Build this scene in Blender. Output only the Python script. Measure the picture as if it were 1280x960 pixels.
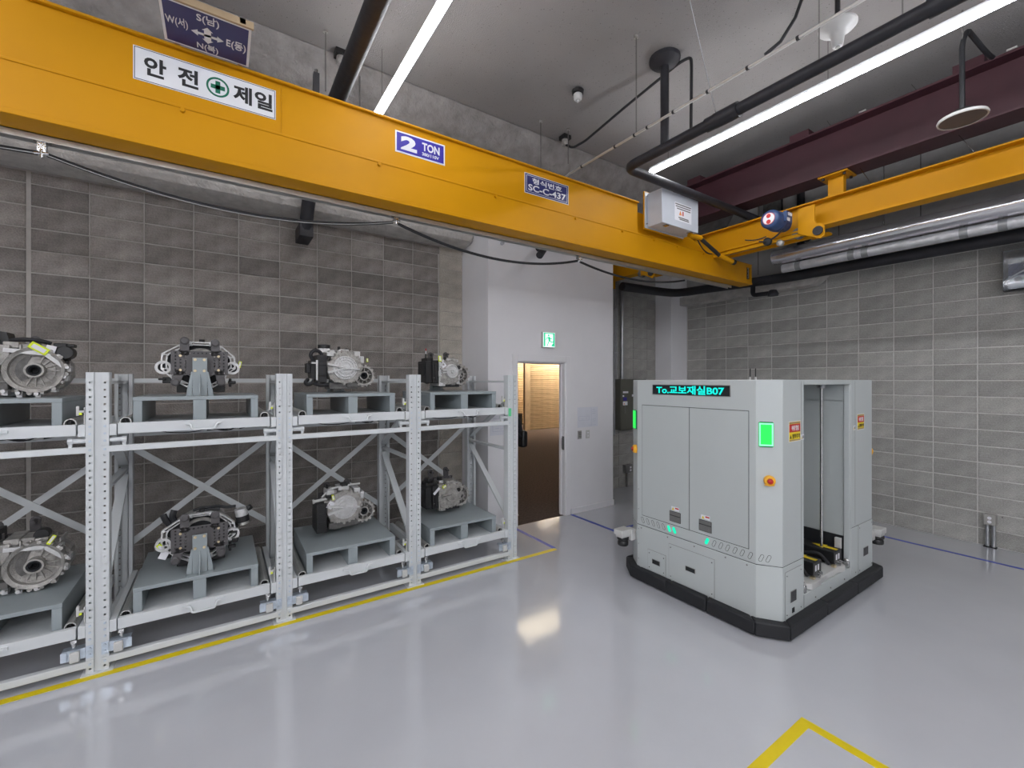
import bpy, math, random
from mathutils import Vector, Matrix
random.seed(7)
PI = math.pi
for _o in list(bpy.data.objects):
    bpy.data.objects.remove(_o)
SC = bpy.context.scene
COL = SC.collection

# ------------------------------------------------------------------ camera
# world: X runs along the left block wall, Y along the right block wall, the lens is at (0, 0, 2)
cam_d = bpy.data.cameras.new('camera')
cam_d.sensor_width = 36.0
cam_d.lens = 545.0 / 1280.0 * 36.0
cam_d.shift_y = -4.5 / 1280.0
cam_d.clip_start = 0.02
cam = bpy.data.objects.new('camera', cam_d)
COL.objects.link(cam)
cam.location = (0, 0, 2.0)
cam.rotation_euler = (PI / 2, 0, math.radians(56.3 - 90))
SC.camera = cam

# ------------------------------------------------------------------ world, exposure
wd = bpy.data.worlds.new('world')
SC.world = wd
wd.use_nodes = True
wd.node_tree.nodes['Background'].inputs[0].default_value = (0.5, 0.52, 0.56, 1)
wd.node_tree.nodes['Background'].inputs[1].default_value = 0.15
SC.view_settings.view_transform = 'Standard'
SC.view_settings.look = 'None'
SC.view_settings.exposure = 0.35
SC.view_settings.gamma = 1.0
LED_POWER = 29.0
HALL_POWER = 110.0
try:
    SC.cycles.use_denoising = True
    SC.cycles.max_bounces = 8
    SC.cycles.diffuse_bounces = 5
except Exception:
    pass

# ------------------------------------------------------------------ materials
MATS = {}


def mat(name, col, rough=0.5, metal=0.0, noise=0.0, nscale=8.0, bump=0.0, bscale=60.0, emit=0.0, rnd=0.0, ecol=None, coat=0.0, spec=0.5):
    m = bpy.data.materials.new(name)
    m.use_nodes = True
    nt = m.node_tree
    b = nt.nodes['Principled BSDF']
    c4 = (col[0], col[1], col[2], 1)
    b.inputs['Base Color'].default_value = c4
    b.inputs['Roughness'].default_value = rough
    b.inputs['Metallic'].default_value = metal
    b.inputs['Specular IOR Level'].default_value = spec
    if coat:
        b.inputs['Coat Weight'].default_value = coat
        b.inputs['Coat Roughness'].default_value = 0.08
    if emit:
        b.inputs['Emission Color'].default_value = (*(ecol or col), 1)
        b.inputs['Emission Strength'].default_value = emit
    tc = nt.nodes.new('ShaderNodeTexCoord')
    if noise or rnd:
        hv = nt.nodes.new('ShaderNodeHueSaturation')
        hv.inputs['Color'].default_value = c4
        nt.links.new(hv.outputs[0], b.inputs['Base Color'])
        val = None
        if noise:
            n = nt.nodes.new('ShaderNodeTexNoise')
            n.inputs['Scale'].default_value = nscale
            n.inputs['Detail'].default_value = 6
            nt.links.new(tc.outputs['Object'], n.inputs['Vector'])
            mr = nt.nodes.new('ShaderNodeMapRange')
            mr.inputs[1].default_value = 0.25
            mr.inputs[2].default_value = 0.75
            mr.inputs[3].default_value = 1 - noise
            mr.inputs[4].default_value = 1 + noise
            nt.links.new(n.outputs[0], mr.inputs[0])
            val = mr.outputs[0]
        if rnd:
            oi = nt.nodes.new('ShaderNodeObjectInfo')
            mr2 = nt.nodes.new('ShaderNodeMapRange')
            mr2.inputs[3].default_value = 1 - rnd
            mr2.inputs[4].default_value = 1 + rnd
            nt.links.new(oi.outputs['Random'], mr2.inputs[0])
            if val is None:
                val = mr2.outputs[0]
            else:
                mu = nt.nodes.new('ShaderNodeMath')
                mu.operation = 'MULTIPLY'
                nt.links.new(val, mu.inputs[0])
                nt.links.new(mr2.outputs[0], mu.inputs[1])
                val = mu.outputs[0]
        nt.links.new(val, hv.inputs['Value'])
    if bump:
        n2 = nt.nodes.new('ShaderNodeTexNoise')
        n2.inputs['Scale'].default_value = bscale
        n2.inputs['Detail'].default_value = 5
        nt.links.new(tc.outputs['Object'], n2.inputs['Vector'])
        bp = nt.nodes.new('ShaderNodeBump')
        bp.inputs['Strength'].default_value = bump
        bp.inputs['Distance'].default_value = 0.02
        nt.links.new(n2.outputs[0], bp.inputs['Height'])
        nt.links.new(bp.outputs[0], b.inputs['Normal'])
    MATS[name] = m
    return m


def grain(name, scale, amount):
    nt = MATS[name].node_tree
    b = nt.nodes['Principled BSDF']
    src = b.inputs['Base Color'].links[0].from_socket
    tc = nt.nodes.new('ShaderNodeTexCoord')
    n = nt.nodes.new('ShaderNodeTexNoise')
    n.inputs['Scale'].default_value = scale
    n.inputs['Detail'].default_value = 3
    n.inputs['Roughness'].default_value = 0.7
    nt.links.new(tc.outputs['Object'], n.inputs['Vector'])
    mr = nt.nodes.new('ShaderNodeMapRange')
    mr.inputs[1].default_value = 0.3
    mr.inputs[2].default_value = 0.7
    mr.inputs[3].default_value = 1 - amount
    mr.inputs[4].default_value = 1 + amount
    nt.links.new(n.outputs[0], mr.inputs[0])
    hv = nt.nodes.new('ShaderNodeHueSaturation')
    nt.links.new(src, hv.inputs['Color'])
    nt.links.new(mr.outputs[0], hv.inputs['Value'])
    nt.links.new(hv.outputs[0], b.inputs['Base Color'])


def floor_material():
    m = mat('epoxy_floor', (0.50, 0.51, 0.545), 0.16, noise=0.04, nscale=1.6, spec=0.5, coat=0.9)
    nt = m.node_tree
    b = nt.nodes['Principled BSDF']
    tc = nt.nodes.new('ShaderNodeTexCoord')
    n = nt.nodes.new('ShaderNodeTexNoise')
    n.inputs['Scale'].default_value = 2.2
    n.inputs['Detail'].default_value = 8
    n.inputs['Roughness'].default_value = 0.65
    nt.links.new(tc.outputs['Object'], n.inputs['Vector'])
    mr = nt.nodes.new('ShaderNodeMapRange')
    mr.inputs[1].default_value = 0.3
    mr.inputs[2].default_value = 0.75
    mr.inputs[3].default_value = 0.05
    mr.inputs[4].default_value = 0.20
    nt.links.new(n.outputs[0], mr.inputs[0])
    nt.links.new(mr.outputs[0], b.inputs['Roughness'])
    n3 = nt.nodes.new('ShaderNodeTexNoise')
    n3.inputs['Scale'].default_value = 5.0
    n3.inputs['Detail'].default_value = 2
    nt.links.new(tc.outputs['Object'], n3.inputs['Vector'])
    bp = nt.nodes.new('ShaderNodeBump')
    bp.inputs['Strength'].default_value = 0.05
    bp.inputs['Distance'].default_value = 0.02
    nt.links.new(n3.outputs[0], bp.inputs['Height'])
    nt.links.new(bp.outputs[0], b.inputs['Normal'])
    return m


def ceiling_material():
    # sprayed insulation: pale grey-brown with fine dark specks
    m = mat('sprayed_ceiling', (0.29, 0.275, 0.27), 0.95, noise=0.10, nscale=1.3, bump=0.35, bscale=110)
    nt = m.node_tree
    b = nt.nodes['Principled BSDF']
    src = b.inputs['Base Color'].links[0].from_socket
    tc = nt.nodes.new('ShaderNodeTexCoord')
    v = nt.nodes.new('ShaderNodeTexVoronoi')
    v.inputs['Scale'].default_value = 26
    nt.links.new(tc.outputs['Object'], v.inputs['Vector'])
    cr = nt.nodes.new('ShaderNodeValToRGB')
    cr.color_ramp.elements[0].position = 0.06
    cr.color_ramp.elements[0].color = (0.55, 0.55, 0.55, 1)
    cr.color_ramp.elements[1].position = 0.16
    cr.color_ramp.elements[1].color = (1, 1, 1, 1)
    nt.links.new(v.outputs['Distance'], cr.inputs[0])
    mx = nt.nodes.new('ShaderNodeMix')
    mx.data_type = 'RGBA'
    mx.blend_type = 'MULTIPLY'
    mx.inputs[0].default_value = 1.0
    nt.links.new(src, mx.inputs[6])
    nt.links.new(cr.outputs[0], mx.inputs[7])
    nt.links.new(mx.outputs[2], b.inputs['Base Color'])
    return m


floor_material()
ceiling_material()
mat('rough_spray', (0.27, 0.256, 0.25), 1.0, noise=0.25, nscale=7, bump=1.0, bscale=24)
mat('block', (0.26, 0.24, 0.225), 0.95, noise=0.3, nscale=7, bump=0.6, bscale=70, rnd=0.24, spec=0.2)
mat('block_pale', (0.44, 0.41, 0.36), 0.95, noise=0.2, nscale=5, bump=0.5, bscale=70, rnd=0.1, spec=0.2)
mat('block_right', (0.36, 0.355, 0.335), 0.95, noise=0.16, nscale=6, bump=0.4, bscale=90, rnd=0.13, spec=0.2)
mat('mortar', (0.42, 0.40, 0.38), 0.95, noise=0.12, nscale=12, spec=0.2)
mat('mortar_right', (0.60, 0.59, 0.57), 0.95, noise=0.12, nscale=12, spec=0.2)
mat('concrete', (0.38, 0.375, 0.37), 0.9, noise=0.15, nscale=3, bump=0.3, bscale=40)
mat('white_wall', (0.78, 0.775, 0.80), 0.8, noise=0.02, nscale=3, bump=0.05, bscale=200)
mat('plain_wall', (0.8, 0.8, 0.8), 0.85, noise=0.05)
mat('carpet', (0.125, 0.092, 0.078), 1.0, noise=0.3, nscale=30, bump=0.6, bscale=220, spec=0.1)
mat('pale_wood', (0.68, 0.52, 0.33), 0.55, noise=0.12, nscale=6, rnd=0.08)
mat('dark_wood', (0.38, 0.28, 0.17), 0.6, noise=0.1, nscale=6)
mat('rack_paint', (0.62, 0.645, 0.66), 0.42, noise=0.03, nscale=4)
mat('pallet_paint', (0.29, 0.33, 0.345), 0.35, noise=0.05, nscale=5)
mat('zinc', (0.55, 0.62, 0.70), 0.35, metal=0.7, noise=0.15, nscale=30)
mat('aluminium', (0.62, 0.62, 0.60), 0.4, metal=0.75, noise=0.08, nscale=10)
mat('cast_aluminium', (0.40, 0.385, 0.365), 0.45, metal=0.55, noise=0.3, nscale=22, bump=0.35, bscale=120)
mat('cast_bright', (0.62, 0.62, 0.62), 0.42, metal=0.4, noise=0.15, nscale=22, bump=0.25, bscale=120)
mat('cast_dark', (0.16, 0.155, 0.15), 0.6, metal=0.4, noise=0.3, nscale=25, bump=0.3, bscale=100)
mat('black_plastic', (0.012, 0.012, 0.013), 0.42, noise=0.2, nscale=12)
mat('black_rubber', (0.014, 0.015, 0.018), 0.6, noise=0.2, nscale=10, bump=0.1)
mat('black_pipe', (0.018, 0.018, 0.023), 0.55, noise=0.3, nscale=6, bump=0.2, bscale=20)
mat('perforated', (0.085, 0.08, 0.083), 0.5, noise=0.08, nscale=12)
mat('brass_bolt', (0.62, 0.52, 0.34), 0.3, metal=0.9)
mat('steel', (0.55, 0.55, 0.55), 0.25, metal=1.0)
mat('tag_yellow', (0.72, 0.85, 0.03), 0.5)
mat('paper', (0.78, 0.78, 0.82), 0.7)
mat('paper_wall', (0.70, 0.715, 0.78), 0.7, noise=0.03)
mat('paper_line', (0.48, 0.50, 0.62), 0.7)
mat('crane_yellow', (0.56, 0.255, 0.003), 0.45, spec=0.15, noise=0.05, nscale=2.5, bump=0.03, bscale=12)
mat('crane_grey', (0.50, 0.53, 0.58), 0.4, noise=0.03)
mat('maroon_steel', (0.052, 0.014, 0.021), 0.55, noise=0.15, nscale=5)
mat('sign_blue', (0.035, 0.025, 0.30), 0.4)
mat('sign_navy', (0.02, 0.025, 0.13), 0.4)
mat('sign_white', (0.72, 0.73, 0.76), 0.45)
mat('sign_black', (0.012, 0.012, 0.014), 0.5)
mat('sign_green', (0.0, 0.13, 0.07), 0.5)
mat('motor_blue', (0.03, 0.065, 0.17), 0.35, noise=0.2, nscale=10)
mat('sticker_red', (0.55, 0.03, 0.03), 0.5)
mat('sticker_yellow', (0.82, 0.62, 0.02), 0.5)
mat('sticker_orange', (0.75, 0.25, 0.05), 0.5)
mat('vehicle_paint', (0.50, 0.535, 0.535), 0.42, noise=0.015, nscale=3, bump=0.03, bscale=300)
mat('vehicle_door', (0.48, 0.515, 0.515), 0.42, noise=0.015, nscale=3)
mat('vehicle_shadow_gap', (0.05, 0.052, 0.052), 0.7)
mat('handle_metal', (0.24, 0.24, 0.235), 0.35, metal=0.6)
mat('estop_yellow', (0.85, 0.42, 0.02), 0.35)
mat('estop_red', (0.45, 0.01, 0.01), 0.3)
mat('screen_black', (0.02, 0.022, 0.024), 0.15)
mat('screen_text', (0.0, 0.2, 0.2), 0.5, emit=0.75, ecol=(0.0, 0.95, 0.78))
mat('cyan_lamp', (0.0, 0.3, 0.2), 0.4, emit=0.7, ecol=(0.0, 0.95, 0.5))
mat('green_lamp', (0.01, 0.25, 0.05), 0.4, emit=0.8, ecol=(0.01, 0.85, 0.08))
mat('green_lamp_rim', (0.3, 1.0, 0.5), 0.4, emit=1.0, ecol=(0.10, 0.95, 0.26))
mat('exit_white', (0.8, 0.95, 0.9), 0.4, emit=0.75, ecol=(0.80, 0.97, 0.92))
mat('exit_green', (0.0, 0.5, 0.25), 0.4, emit=0.6, ecol=(0.0, 0.52, 0.26))
mat('led_white', (1, 1, 1), 0.5, emit=LED_POWER, ecol=(0.95, 0.96, 1.0))
mat('hall_lamp', (1, 0.85, 0.6), 0.5, emit=HALL_POWER, ecol=(1.0, 0.88, 0.71))
mat('panel_lamp', (1, 0.9, 0.72), 0.5, emit=2.6, ecol=(1.0, 0.84, 0.6))
mat('spray_pale', (0.50, 0.48, 0.455), 1.0, noise=0.2, nscale=9, bump=1.0, bscale=30)
mat('lamp_body', (0.5, 0.5, 0.52), 0.4, metal=0.3)
mat('white_plastic', (0.56, 0.56, 0.55), 0.35)
mat('fawn_disc', (0.10, 0.085, 0.08), 0.6)
mat('clad_pipe', (0.86, 0.85, 0.88), 0.27, metal=0.95, noise=0.04)
mat('foil', (0.80, 0.81, 0.84), 0.32, metal=0.75, noise=0.12, nscale=14, bump=0.6, bscale=18)
mat('galvanised', (0.42, 0.43, 0.45), 0.35, metal=0.8, noise=0.1)
mat('panel_olive', (0.105, 0.105, 0.085), 0.5, noise=0.05)
mat('outlet_grey', (0.36, 0.35, 0.33), 0.5)
mat('tape_yellow', (0.70, 0.54, 0.0), 0.45, noise=0.06, nscale=6)
mat('green_glow_paint', (0.12, 0.62, 0.28), 0.4)
mat('tape_blue', (0.04, 0.07, 0.42), 0.45, noise=0.06, nscale=6)
mat('skin', (0.52, 0.33, 0.25), 0.55)
mat('hair', (0.015, 0.012, 0.01), 0.6)
mat('dark_cloth', (0.02, 0.021, 0.028), 0.9, noise=0.2, nscale=20)
mat('shoe_white', (0.6, 0.6, 0.6), 0.6)
mat('clear_cover', (0.75, 0.8, 0.85), 0.05)
_b = MATS['clear_cover'].node_tree.nodes['Principled BSDF']
_b.inputs['Transmission Weight'].default_value = 0.9
mat('board_blue', (0.02, 0.03, 0.10), 0.4, noise=0.4, nscale=30)
mat('board_green', (0.05, 0.22, 0.10), 0.3)
mat('cable_highlight', (0.32, 0.32, 0.32), 0.6)

for _n in ('block', 'block_pale', 'block_right'):
    grain(_n, 75, 0.22)

# ------------------------------------------------------------------ lettering (made first, while the scene is empty)
_TEXT = {}


def text_mesh(body, bold=0.0, depth=0.02):
    key = (body, bold)
    if key in _TEXT:
        return _TEXT[key]
    cu = bpy.data.curves.new('lettering', 'FONT')
    cu.body = body
    cu.size = 1.0
    cu.offset = bold
    cu.extrude = depth
    cu.resolution_u = 3
    cu.space_line = 0.9
    o = bpy.data.objects.new('lettering', cu)
    COL.objects.link(o)
    dg = bpy.context.evaluated_depsgraph_get()
    dg.update()
    me = bpy.data.meshes.new_from_object(o.evaluated_get(dg))
    vs = [v.co.copy() for v in me.vertices]
    fs = [tuple(p.vertices) for p in me.polygons]
    bpy.data.objects.remove(o)
    bpy.data.meshes.remove(me)
    x0 = min(v.x for v in vs); x1 = max(v.x for v in vs)
    y0 = min(v.y for v in vs); y1 = max(v.y for v in vs)
    z0 = min(v.z for v in vs); z1 = max(v.z for v in vs)
    vs = [((v.x - x0) / (x1 - x0), (v.y - y0) / (y1 - y0), (v.z - z0) / max(1e-6, z1 - z0)) for v in vs]
    _TEXT[key] = (vs, fs)
    return _TEXT[key]


for _t, _bd in (('안', .03), ('전', .03), ('제', .03), ('일', .03), ('2', .05), ('TON', .03), ('380/110V', .02), ('형식번호', .02), ('SC-C-437', .02),
                ('S(남)', .012), ('N(북)', .012), ('E(동)', .012), ('W(서)', .012), ('To.교보재실B07', .025), ('위험', .02), ('협착주의', .01)):
    text_mesh(_t, _bd)

# ------------------------------------------------------------------ mesh builder
WORLD = {}


def axes(x, y, z, o):
    """matrix whose columns are the given axes"""
    M = Matrix.Identity(4)
    for i, a in enumerate((x, y, z)):
        for r in range(3):
            M[r][i] = a[r]
    for r in range(3):
        M[r][3] = o[r]
    return M


def facing(o, n):
    """local x to the right as seen, y up, z out of the surface with outward normal n (a horizontal direction)"""
    n = Vector(n).normalized()
    up = Vector((0, 0, 1))
    return axes(up.cross(n), up, n, o)


class MB:
    def __init__(self, M=None):
        self.v, self.f, self.M = [], [], M

    def add(self, vs, fs, M=None):
        k = len(self.v)
        for p in vs:
            p = Vector(p)
            if M is not None:
                p = M @ p
            if self.M is not None:
                p = self.M @ p
            self.v.append(p)
        for q in fs:
            self.f.append(tuple(i + k for i in q))
        return self

    def box(self, x0, x1, y0, y1, z0, z1, M=None):
        if x0 > x1: x0, x1 = x1, x0
        if y0 > y1: y0, y1 = y1, y0
        if z0 > z1: z0, z1 = z1, z0
        vs = [(x0, y0, z0), (x1, y0, z0), (x1, y1, z0), (x0, y1, z0), (x0, y0, z1), (x1, y0, z1), (x1, y1, z1), (x0, y1, z1)]
        return self.add(vs, [(0, 3, 2, 1), (4, 5, 6, 7), (0, 1, 5, 4), (1, 2, 6, 5), (2, 3, 7, 6), (3, 0, 4, 7)], M)

    def prism(self, poly, h0, h1, M=None):
        """poly in local xy, extruded along local z"""
        n = len(poly)
        a = sum(poly[i][0] * poly[(i + 1) % n][1] - poly[(i + 1) % n][0] * poly[i][1] for i in range(n))
        if a < 0:
            poly = poly[::-1]
        vs = [(p[0], p[1], h0) for p in poly] + [(p[0], p[1], h1) for p in poly]
        fs = [tuple(range(n - 1, -1, -1)), tuple(range(n, 2 * n))]
        fs += [(i, (i + 1) % n, n + (i + 1) % n, n + i) for i in range(n)]
        return self.add(vs, fs, M)

    def ring(self, outer, inner, h0, h1, M=None):
        """wall between two outlines with the same number of points"""
        n = len(outer)
        vs = [(p[0], p[1], h) for h in (h0, h1) for q in (outer, inner) for p in q]
        fs = []
        for i in range(n):
            j = (i + 1) % n
            fs += [(i, j, 2 * n + j, 2 * n + i), (n + j, n + i, 3 * n + i, 3 * n + j),
                   (2 * n + i, 2 * n + j, 3 * n + j, 3 * n + i), (j, i, n + i, n + j)]
        return self.add(vs, fs, M)

    def cyl(self, p0, p1, r, n=12, r1=None):
        return self.tube([p0, p1], r, n, r1)

    def tube(self, pts, r, n=8, r1=None):
        pts = [Vector(p) for p in pts]
        m = len(pts)
        vs, fs = [], []
        ref = None
        for i, p in enumerate(pts):
            d = (pts[min(i + 1, m - 1)] - pts[max(i - 1, 0)]).normalized()
            if ref is None:
                ref = Vector((0, 0, 1)) if abs(d.z) < 0.9 else Vector((1, 0, 0))
            a = d.cross(ref)
            if a.length < 1e-5:
                a = d.cross(Vector((1, 0.3, 0)))
            a.normalize()
            b = a.cross(d).normalized()
            ref = b
            rr = r if r1 is None else r + (r1 - r) * i / (m - 1)
            for k in range(n):
                t = 2 * PI * k / n
                vs.append(p + a * (rr * math.cos(t)) + b * (rr * math.sin(t)))
        for i in range(m - 1):
            for k in range(n):
                k2 = (k + 1) % n
                fs.append((i * n + k, (i + 1) * n + k, (i + 1) * n + k2, i * n + k2))
        fs.append(tuple(range(n)))
        fs.append(tuple((m - 1) * n + k for k in range(n - 1, -1, -1)))
        return self.add(vs, fs)

    def lathe(self, prof, M=None, n=28):
        """profile of (r, h) revolved about local z"""
        vs, fs = [], []
        m = len(prof)
        rows = []
        for (r, h) in prof:
            if r < 1e-5:
                rows.append([len(vs)])
                vs.append((0, 0, h))
            else:
                rows.append(list(range(len(vs), len(vs) + n)))
                vs += [(r * math.cos(2 * PI * k / n), r * math.sin(2 * PI * k / n), h) for k in range(n)]
        for a, b in zip(rows, rows[1:]):
            for k in range(n):
                k2 = (k + 1) % n
                if len(a) == 1 and len(b) == 1:
                    continue
                if len(a) == 1:
                    fs.append((a[0], b[k2], b[k]))
                elif len(b) == 1:
                    fs.append((a[k], a[k2], b[0]))
                else:
                    fs.append((a[k], a[k2], b[k2], b[k]))
        return self.add(vs, fs, M)

    def text(self, body, M, w, h, bold, d=0.0015):
        vs, fs = text_mesh(body, bold)
        return self.add([(v[0] * w, v[1] * h, v[2] * d) for v in vs], fs, M)

    def mesh(self, name, off=Vector((0, 0, 0)), sharp=35, weld=False):
        me = bpy.data.meshes.new(name)
        me.from_pydata([v - off for v in self.v], [], self.f)
        me.update()
        me.shade_smooth()
        me.set_sharp_from_angle(angle=math.radians(sharp))
        return me

    def build(self, name, m, parent=None, local=False, bevel=0.0, sharp=35):
        """link as ONE object. With a parent, vertices given in world space are moved into the parent's space; local=True takes them as they are."""
        if parent is not None:
            off = Vector((0, 0, 0)) if local else WORLD[parent]
            o = bpy.data.objects.new(name, self.mesh(name, off, sharp))
            o.parent = parent
            WORLD[o] = WORLD[parent]
        else:
            xs = [v.x for v in self.v]; ys = [v.y for v in self.v]; zs = [v.z for v in self.v]
            off = Vector(((min(xs) + max(xs)) / 2, (min(ys) + max(ys)) / 2, min(zs)))
            o = bpy.data.objects.new(name, self.mesh(name, off, sharp))
            o.location = off
            WORLD[o] = off
        o.data.materials.append(MATS[m])
        COL.objects.link(o)
        if bevel:
            bv = o.modifiers.new('bevel', 'BEVEL')
            bv.width = bevel
            bv.segments = 2
            bv.limit_method = 'ANGLE'
            bv.angle_limit = math.radians(40)
        return o


def empty(name, loc=(0, 0, 0), rz=0.0):
    o = bpy.data.objects.new(name, None)
    o.empty_display_size = 0.1
    o.location = loc
    o.rotation_euler = (0, 0, rz)
    COL.objects.link(o)
    WORLD[o] = Vector(loc)
    return o


def tag(o, label, cat, group=None, kind=None):
    o['label'] = label
    o['category'] = cat
    if group: o['group'] = group
    if kind: o['kind'] = kind
    return o


def struct(o, kind='structure'):
    o['kind'] = kind
    return o


def stuff(o):
    o['kind'] = 'stuff'
    return o


def sag(p0, p1, drop, n=10):
    p0, p1 = Vector(p0), Vector(p1)
    return [p0.lerp(p1, i / n) - Vector((0, 0, drop * 4 * (i / n) * (1 - i / n))) for i in range(n + 1)]


def bend(pts, r=0.08, n=4):
    """round the corners of a polyline"""
    pts = [Vector(p) for p in pts]
    out = [pts[0]]
    for i in range(1, len(pts) - 1):
        a, b, c = pts[i - 1], pts[i], pts[i + 1]
        d1 = (a - b).normalized(); d2 = (c - b).normalized()
        q = min(r, (a - b).length * 0.45, (c - b).length * 0.45)
        s, e = b + d1 * q, b + d2 * q
        for k in range(n + 1):
            t = k / n
            out.append(s * (1 - t) ** 2 + b * 2 * t * (1 - t) + e * t ** 2)
    out.append(pts[-1])
    return out


# ================================================================== SETTING
XW, YW, ZC = 7.71, 5.66, 5.05       # right wall, left wall, ceiling
XN, YN = -9.0, -11.0                 # the two walls behind the lens

fl = struct(MB().box(XN, XW + .3, YN, 4.95, -.2, 0).box(XN, 2.95, 4.95, YW + .2, -.2, 0).box(5.2, XW + .3, 4.95, YW + .2, -.2, 0).build('floor', 'epoxy_floor'))
for nm, m, c in (
        ('yellow_line', 'tape_yellow', (-6.0, 3.30, 3.985, 4.045)),
        ('blue_line', 'tape_blue', (3.28, 3.33, 4.045, 4.92)),
        ('blue_line', 'tape_blue', (4.32, 4.37, 4.05, 4.92)),
        ('blue_line', 'tape_blue', (4.37, 7.04, 4.05, 4.10)),
        ('blue_line', 'tape_blue', (7.04, 7.09, -4.0, 4.10)),
        ('yellow_line', 'tape_yellow', (-2.5, 2.87, 1.14, 1.20)),
        ('yellow_line', 'tape_yellow', (2.81, 2.87, -6.5, 1.14))):
    MB().box(c[0], c[1], c[2], c[3], 0.0, 0.0012).build(nm, m, fl)

struct(MB().box(XN - .2, XW + .2, YN - .2, YW + .2, ZC, ZC + .2).build('ceiling', 'sprayed_ceiling'))
# rough sprayed downstand along the left wall
struct(MB().prism([(4.28, ZC), (4.45, 4.80), (4.75, 4.62), (YW, 4.62), (YW, ZC)], XN, XW, axes((0, 1, 0), (0, 0, 1), (1, 0, 0), (0, 0, 0))).build('trim_1', 'rough_spray', bevel=.03))
# sprayed ledge beam low on the left wall (rounded front)
_p = [(5.66, 3.885), (5.42, 3.885), (5.33, 3.92), (5.29, 3.98), (5.30, 4.06), (5.40, 4.12), (5.66, 4.12)]
struct(MB().prism(_p, XN, 2.895, axes((0, 1, 0), (0, 0, 1), (1, 0, 0), (0, 0, 0))).build('trim_2', 'spray_pale', bevel=.015))

# --- left block wall: every block its own part
def block_mesh(name, w, h, d=0.05, c=0.005):
    m = MB()
    vs = [(0, d, 0), (w, d, 0), (w, d, h), (0, d, h), (0, c, 0), (w, c, 0), (w, c, h), (0, c, h), (c, 0, c), (w - c, 0, c), (w - c, 0, h - c), (c, 0, h - c)]
    fs = [(0, 1, 2, 3)[::-1], (0, 4, 5, 1)[::-1], (1, 5, 6, 2)[::-1], (2, 6, 7, 3)[::-1], (3, 7, 4, 0)[::-1],
          (4, 8, 9, 5)[::-1], (5, 9, 10, 6)[::-1], (6, 10, 11, 7)[::-1], (7, 11, 8, 4)[::-1], (8, 9, 10, 11)]
    m.add(vs, fs)
    return m.mesh(name)


BLK = {}


def brick(parent, m, loc, w, h, rz=0.0):
    key = (round(w, 3), round(h, 3), m)
    if key not in BLK:
        me = block_mesh('brick', w, h)
        me.materials.append(MATS[m])
        BLK[key] = me
    o = bpy.data.objects.new('brick', BLK[key])
    o.parent = parent
    o.location = Vector(loc) + Vector((0, 0, random.uniform(-.0012, .0012)))
    o.rotation_euler = (0, 0, rz)
    COL.objects.link(o)
    return o


J = 0.011
rows_l = [(0.0, 0.17)] + [(0.17 + 0.2 * k, 0.37 + 0.2 * k) for k in range(18)] + [(3.77, 3.88)]
wl = struct(MB().box(XN, 2.91, YW + .004, YW + .2, 0, ZC).build('wall_left', 'mortar'))
wl0 = WORLD[wl].copy()
cols = [(0.16 + 0.4 * k, 0.56 + 0.4 * k) for k in range(-6, 6)]
far = MB()
for (z0, z1) in rows_l:
    for (x0, x1) in cols:
        a, b = x0 + J / 2, x1 - J / 2
        if abs(x1 + 1.44) < .02: b -= .014          # the wide mortar joint
        if abs(x0 + 1.44) < .02: a += .012
        if abs(x0 - 2.16) < .02: b = 2.53 + .012 * random.uniform(-1, 1)
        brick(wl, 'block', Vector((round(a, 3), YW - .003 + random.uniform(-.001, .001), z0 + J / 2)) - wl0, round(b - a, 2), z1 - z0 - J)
    brick(wl, 'block_pale', Vector((2.55, YW - .002, z0 + J / 4)) - wl0, .35, z1 - z0 - J / 2)
    for k in range(-23, -6):
        far.box(0.16 + .4 * k + J / 2, .56 + .4 * k - J / 2, YW - .003, YW + .03, z0 + J / 2, z1 - J / 2)
stuff(far.build('brick_field', 'block', wl))

# --- recess beyond the vestibule
wr2 = struct(MB().box(5.24, XW, YW + .004, YW + .2, 0, ZC).build('wall_recess', 'mortar'))
o0 = WORLD[wr2].copy()
for k in range(19):
    for x0, x1 in ((5.36, 5.76), (5.76, 6.16), (6.16, 6.56), (6.56, 6.96), (6.96, 7.205)):
        brick(wr2, 'block_right', Vector((x0 + J / 2, YW - .003, .2 * k + J / 2)) - o0, x1 - x0 - J, .2 - J)

# --- right block wall
wr = struct(MB().box(XW + .004, XW + .2, YN, YW + .2, 0, 3.8).build('wall_right', 'mortar_right'))
o0 = WORLD[wr].copy()
far = MB()
for k in range(19):
    for j in range(-8, 9):
        y1 = 2.08 + .4 * j
        y0 = y1 - .4
        if y0 >= 5.27: continue
        y1c = min(y1, 5.275)
        if j < -5:
            continue
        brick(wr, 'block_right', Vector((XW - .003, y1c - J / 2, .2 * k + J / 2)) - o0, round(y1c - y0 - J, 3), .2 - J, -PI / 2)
    for j in range(-31, -5):
        far.box(XW - .003, XW + .03, 1.68 + .4 * j + J / 2, 2.08 + .4 * j - J / 2, .2 * k + J / 2, .2 * (k + 1) - J / 2)
stuff(far.build('brick_field', 'block_right', wr))
up = struct(MB().box(XW - .004, XW + .2, YN, YW + .2, 3.8, ZC).build('wall_right_upper', 'concrete'))
for y in (-3.1, -1.9, -.7, .55, 1.8, 2.72, 3.9):
    MB().box(XW - .008, XW - .003, y - .006, y + .006, 3.82, ZC).build('joint_strip', 'cast_dark', up)

struct(MB().box(XN, XW + .2, YN - .2, YN, 0, ZC).build('wall_rear', 'plain_wall'))
struct(MB().box(XN - .2, XN, YN, YW + .2, 0, ZC).build('wall_side', 'plain_wall'))

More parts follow.
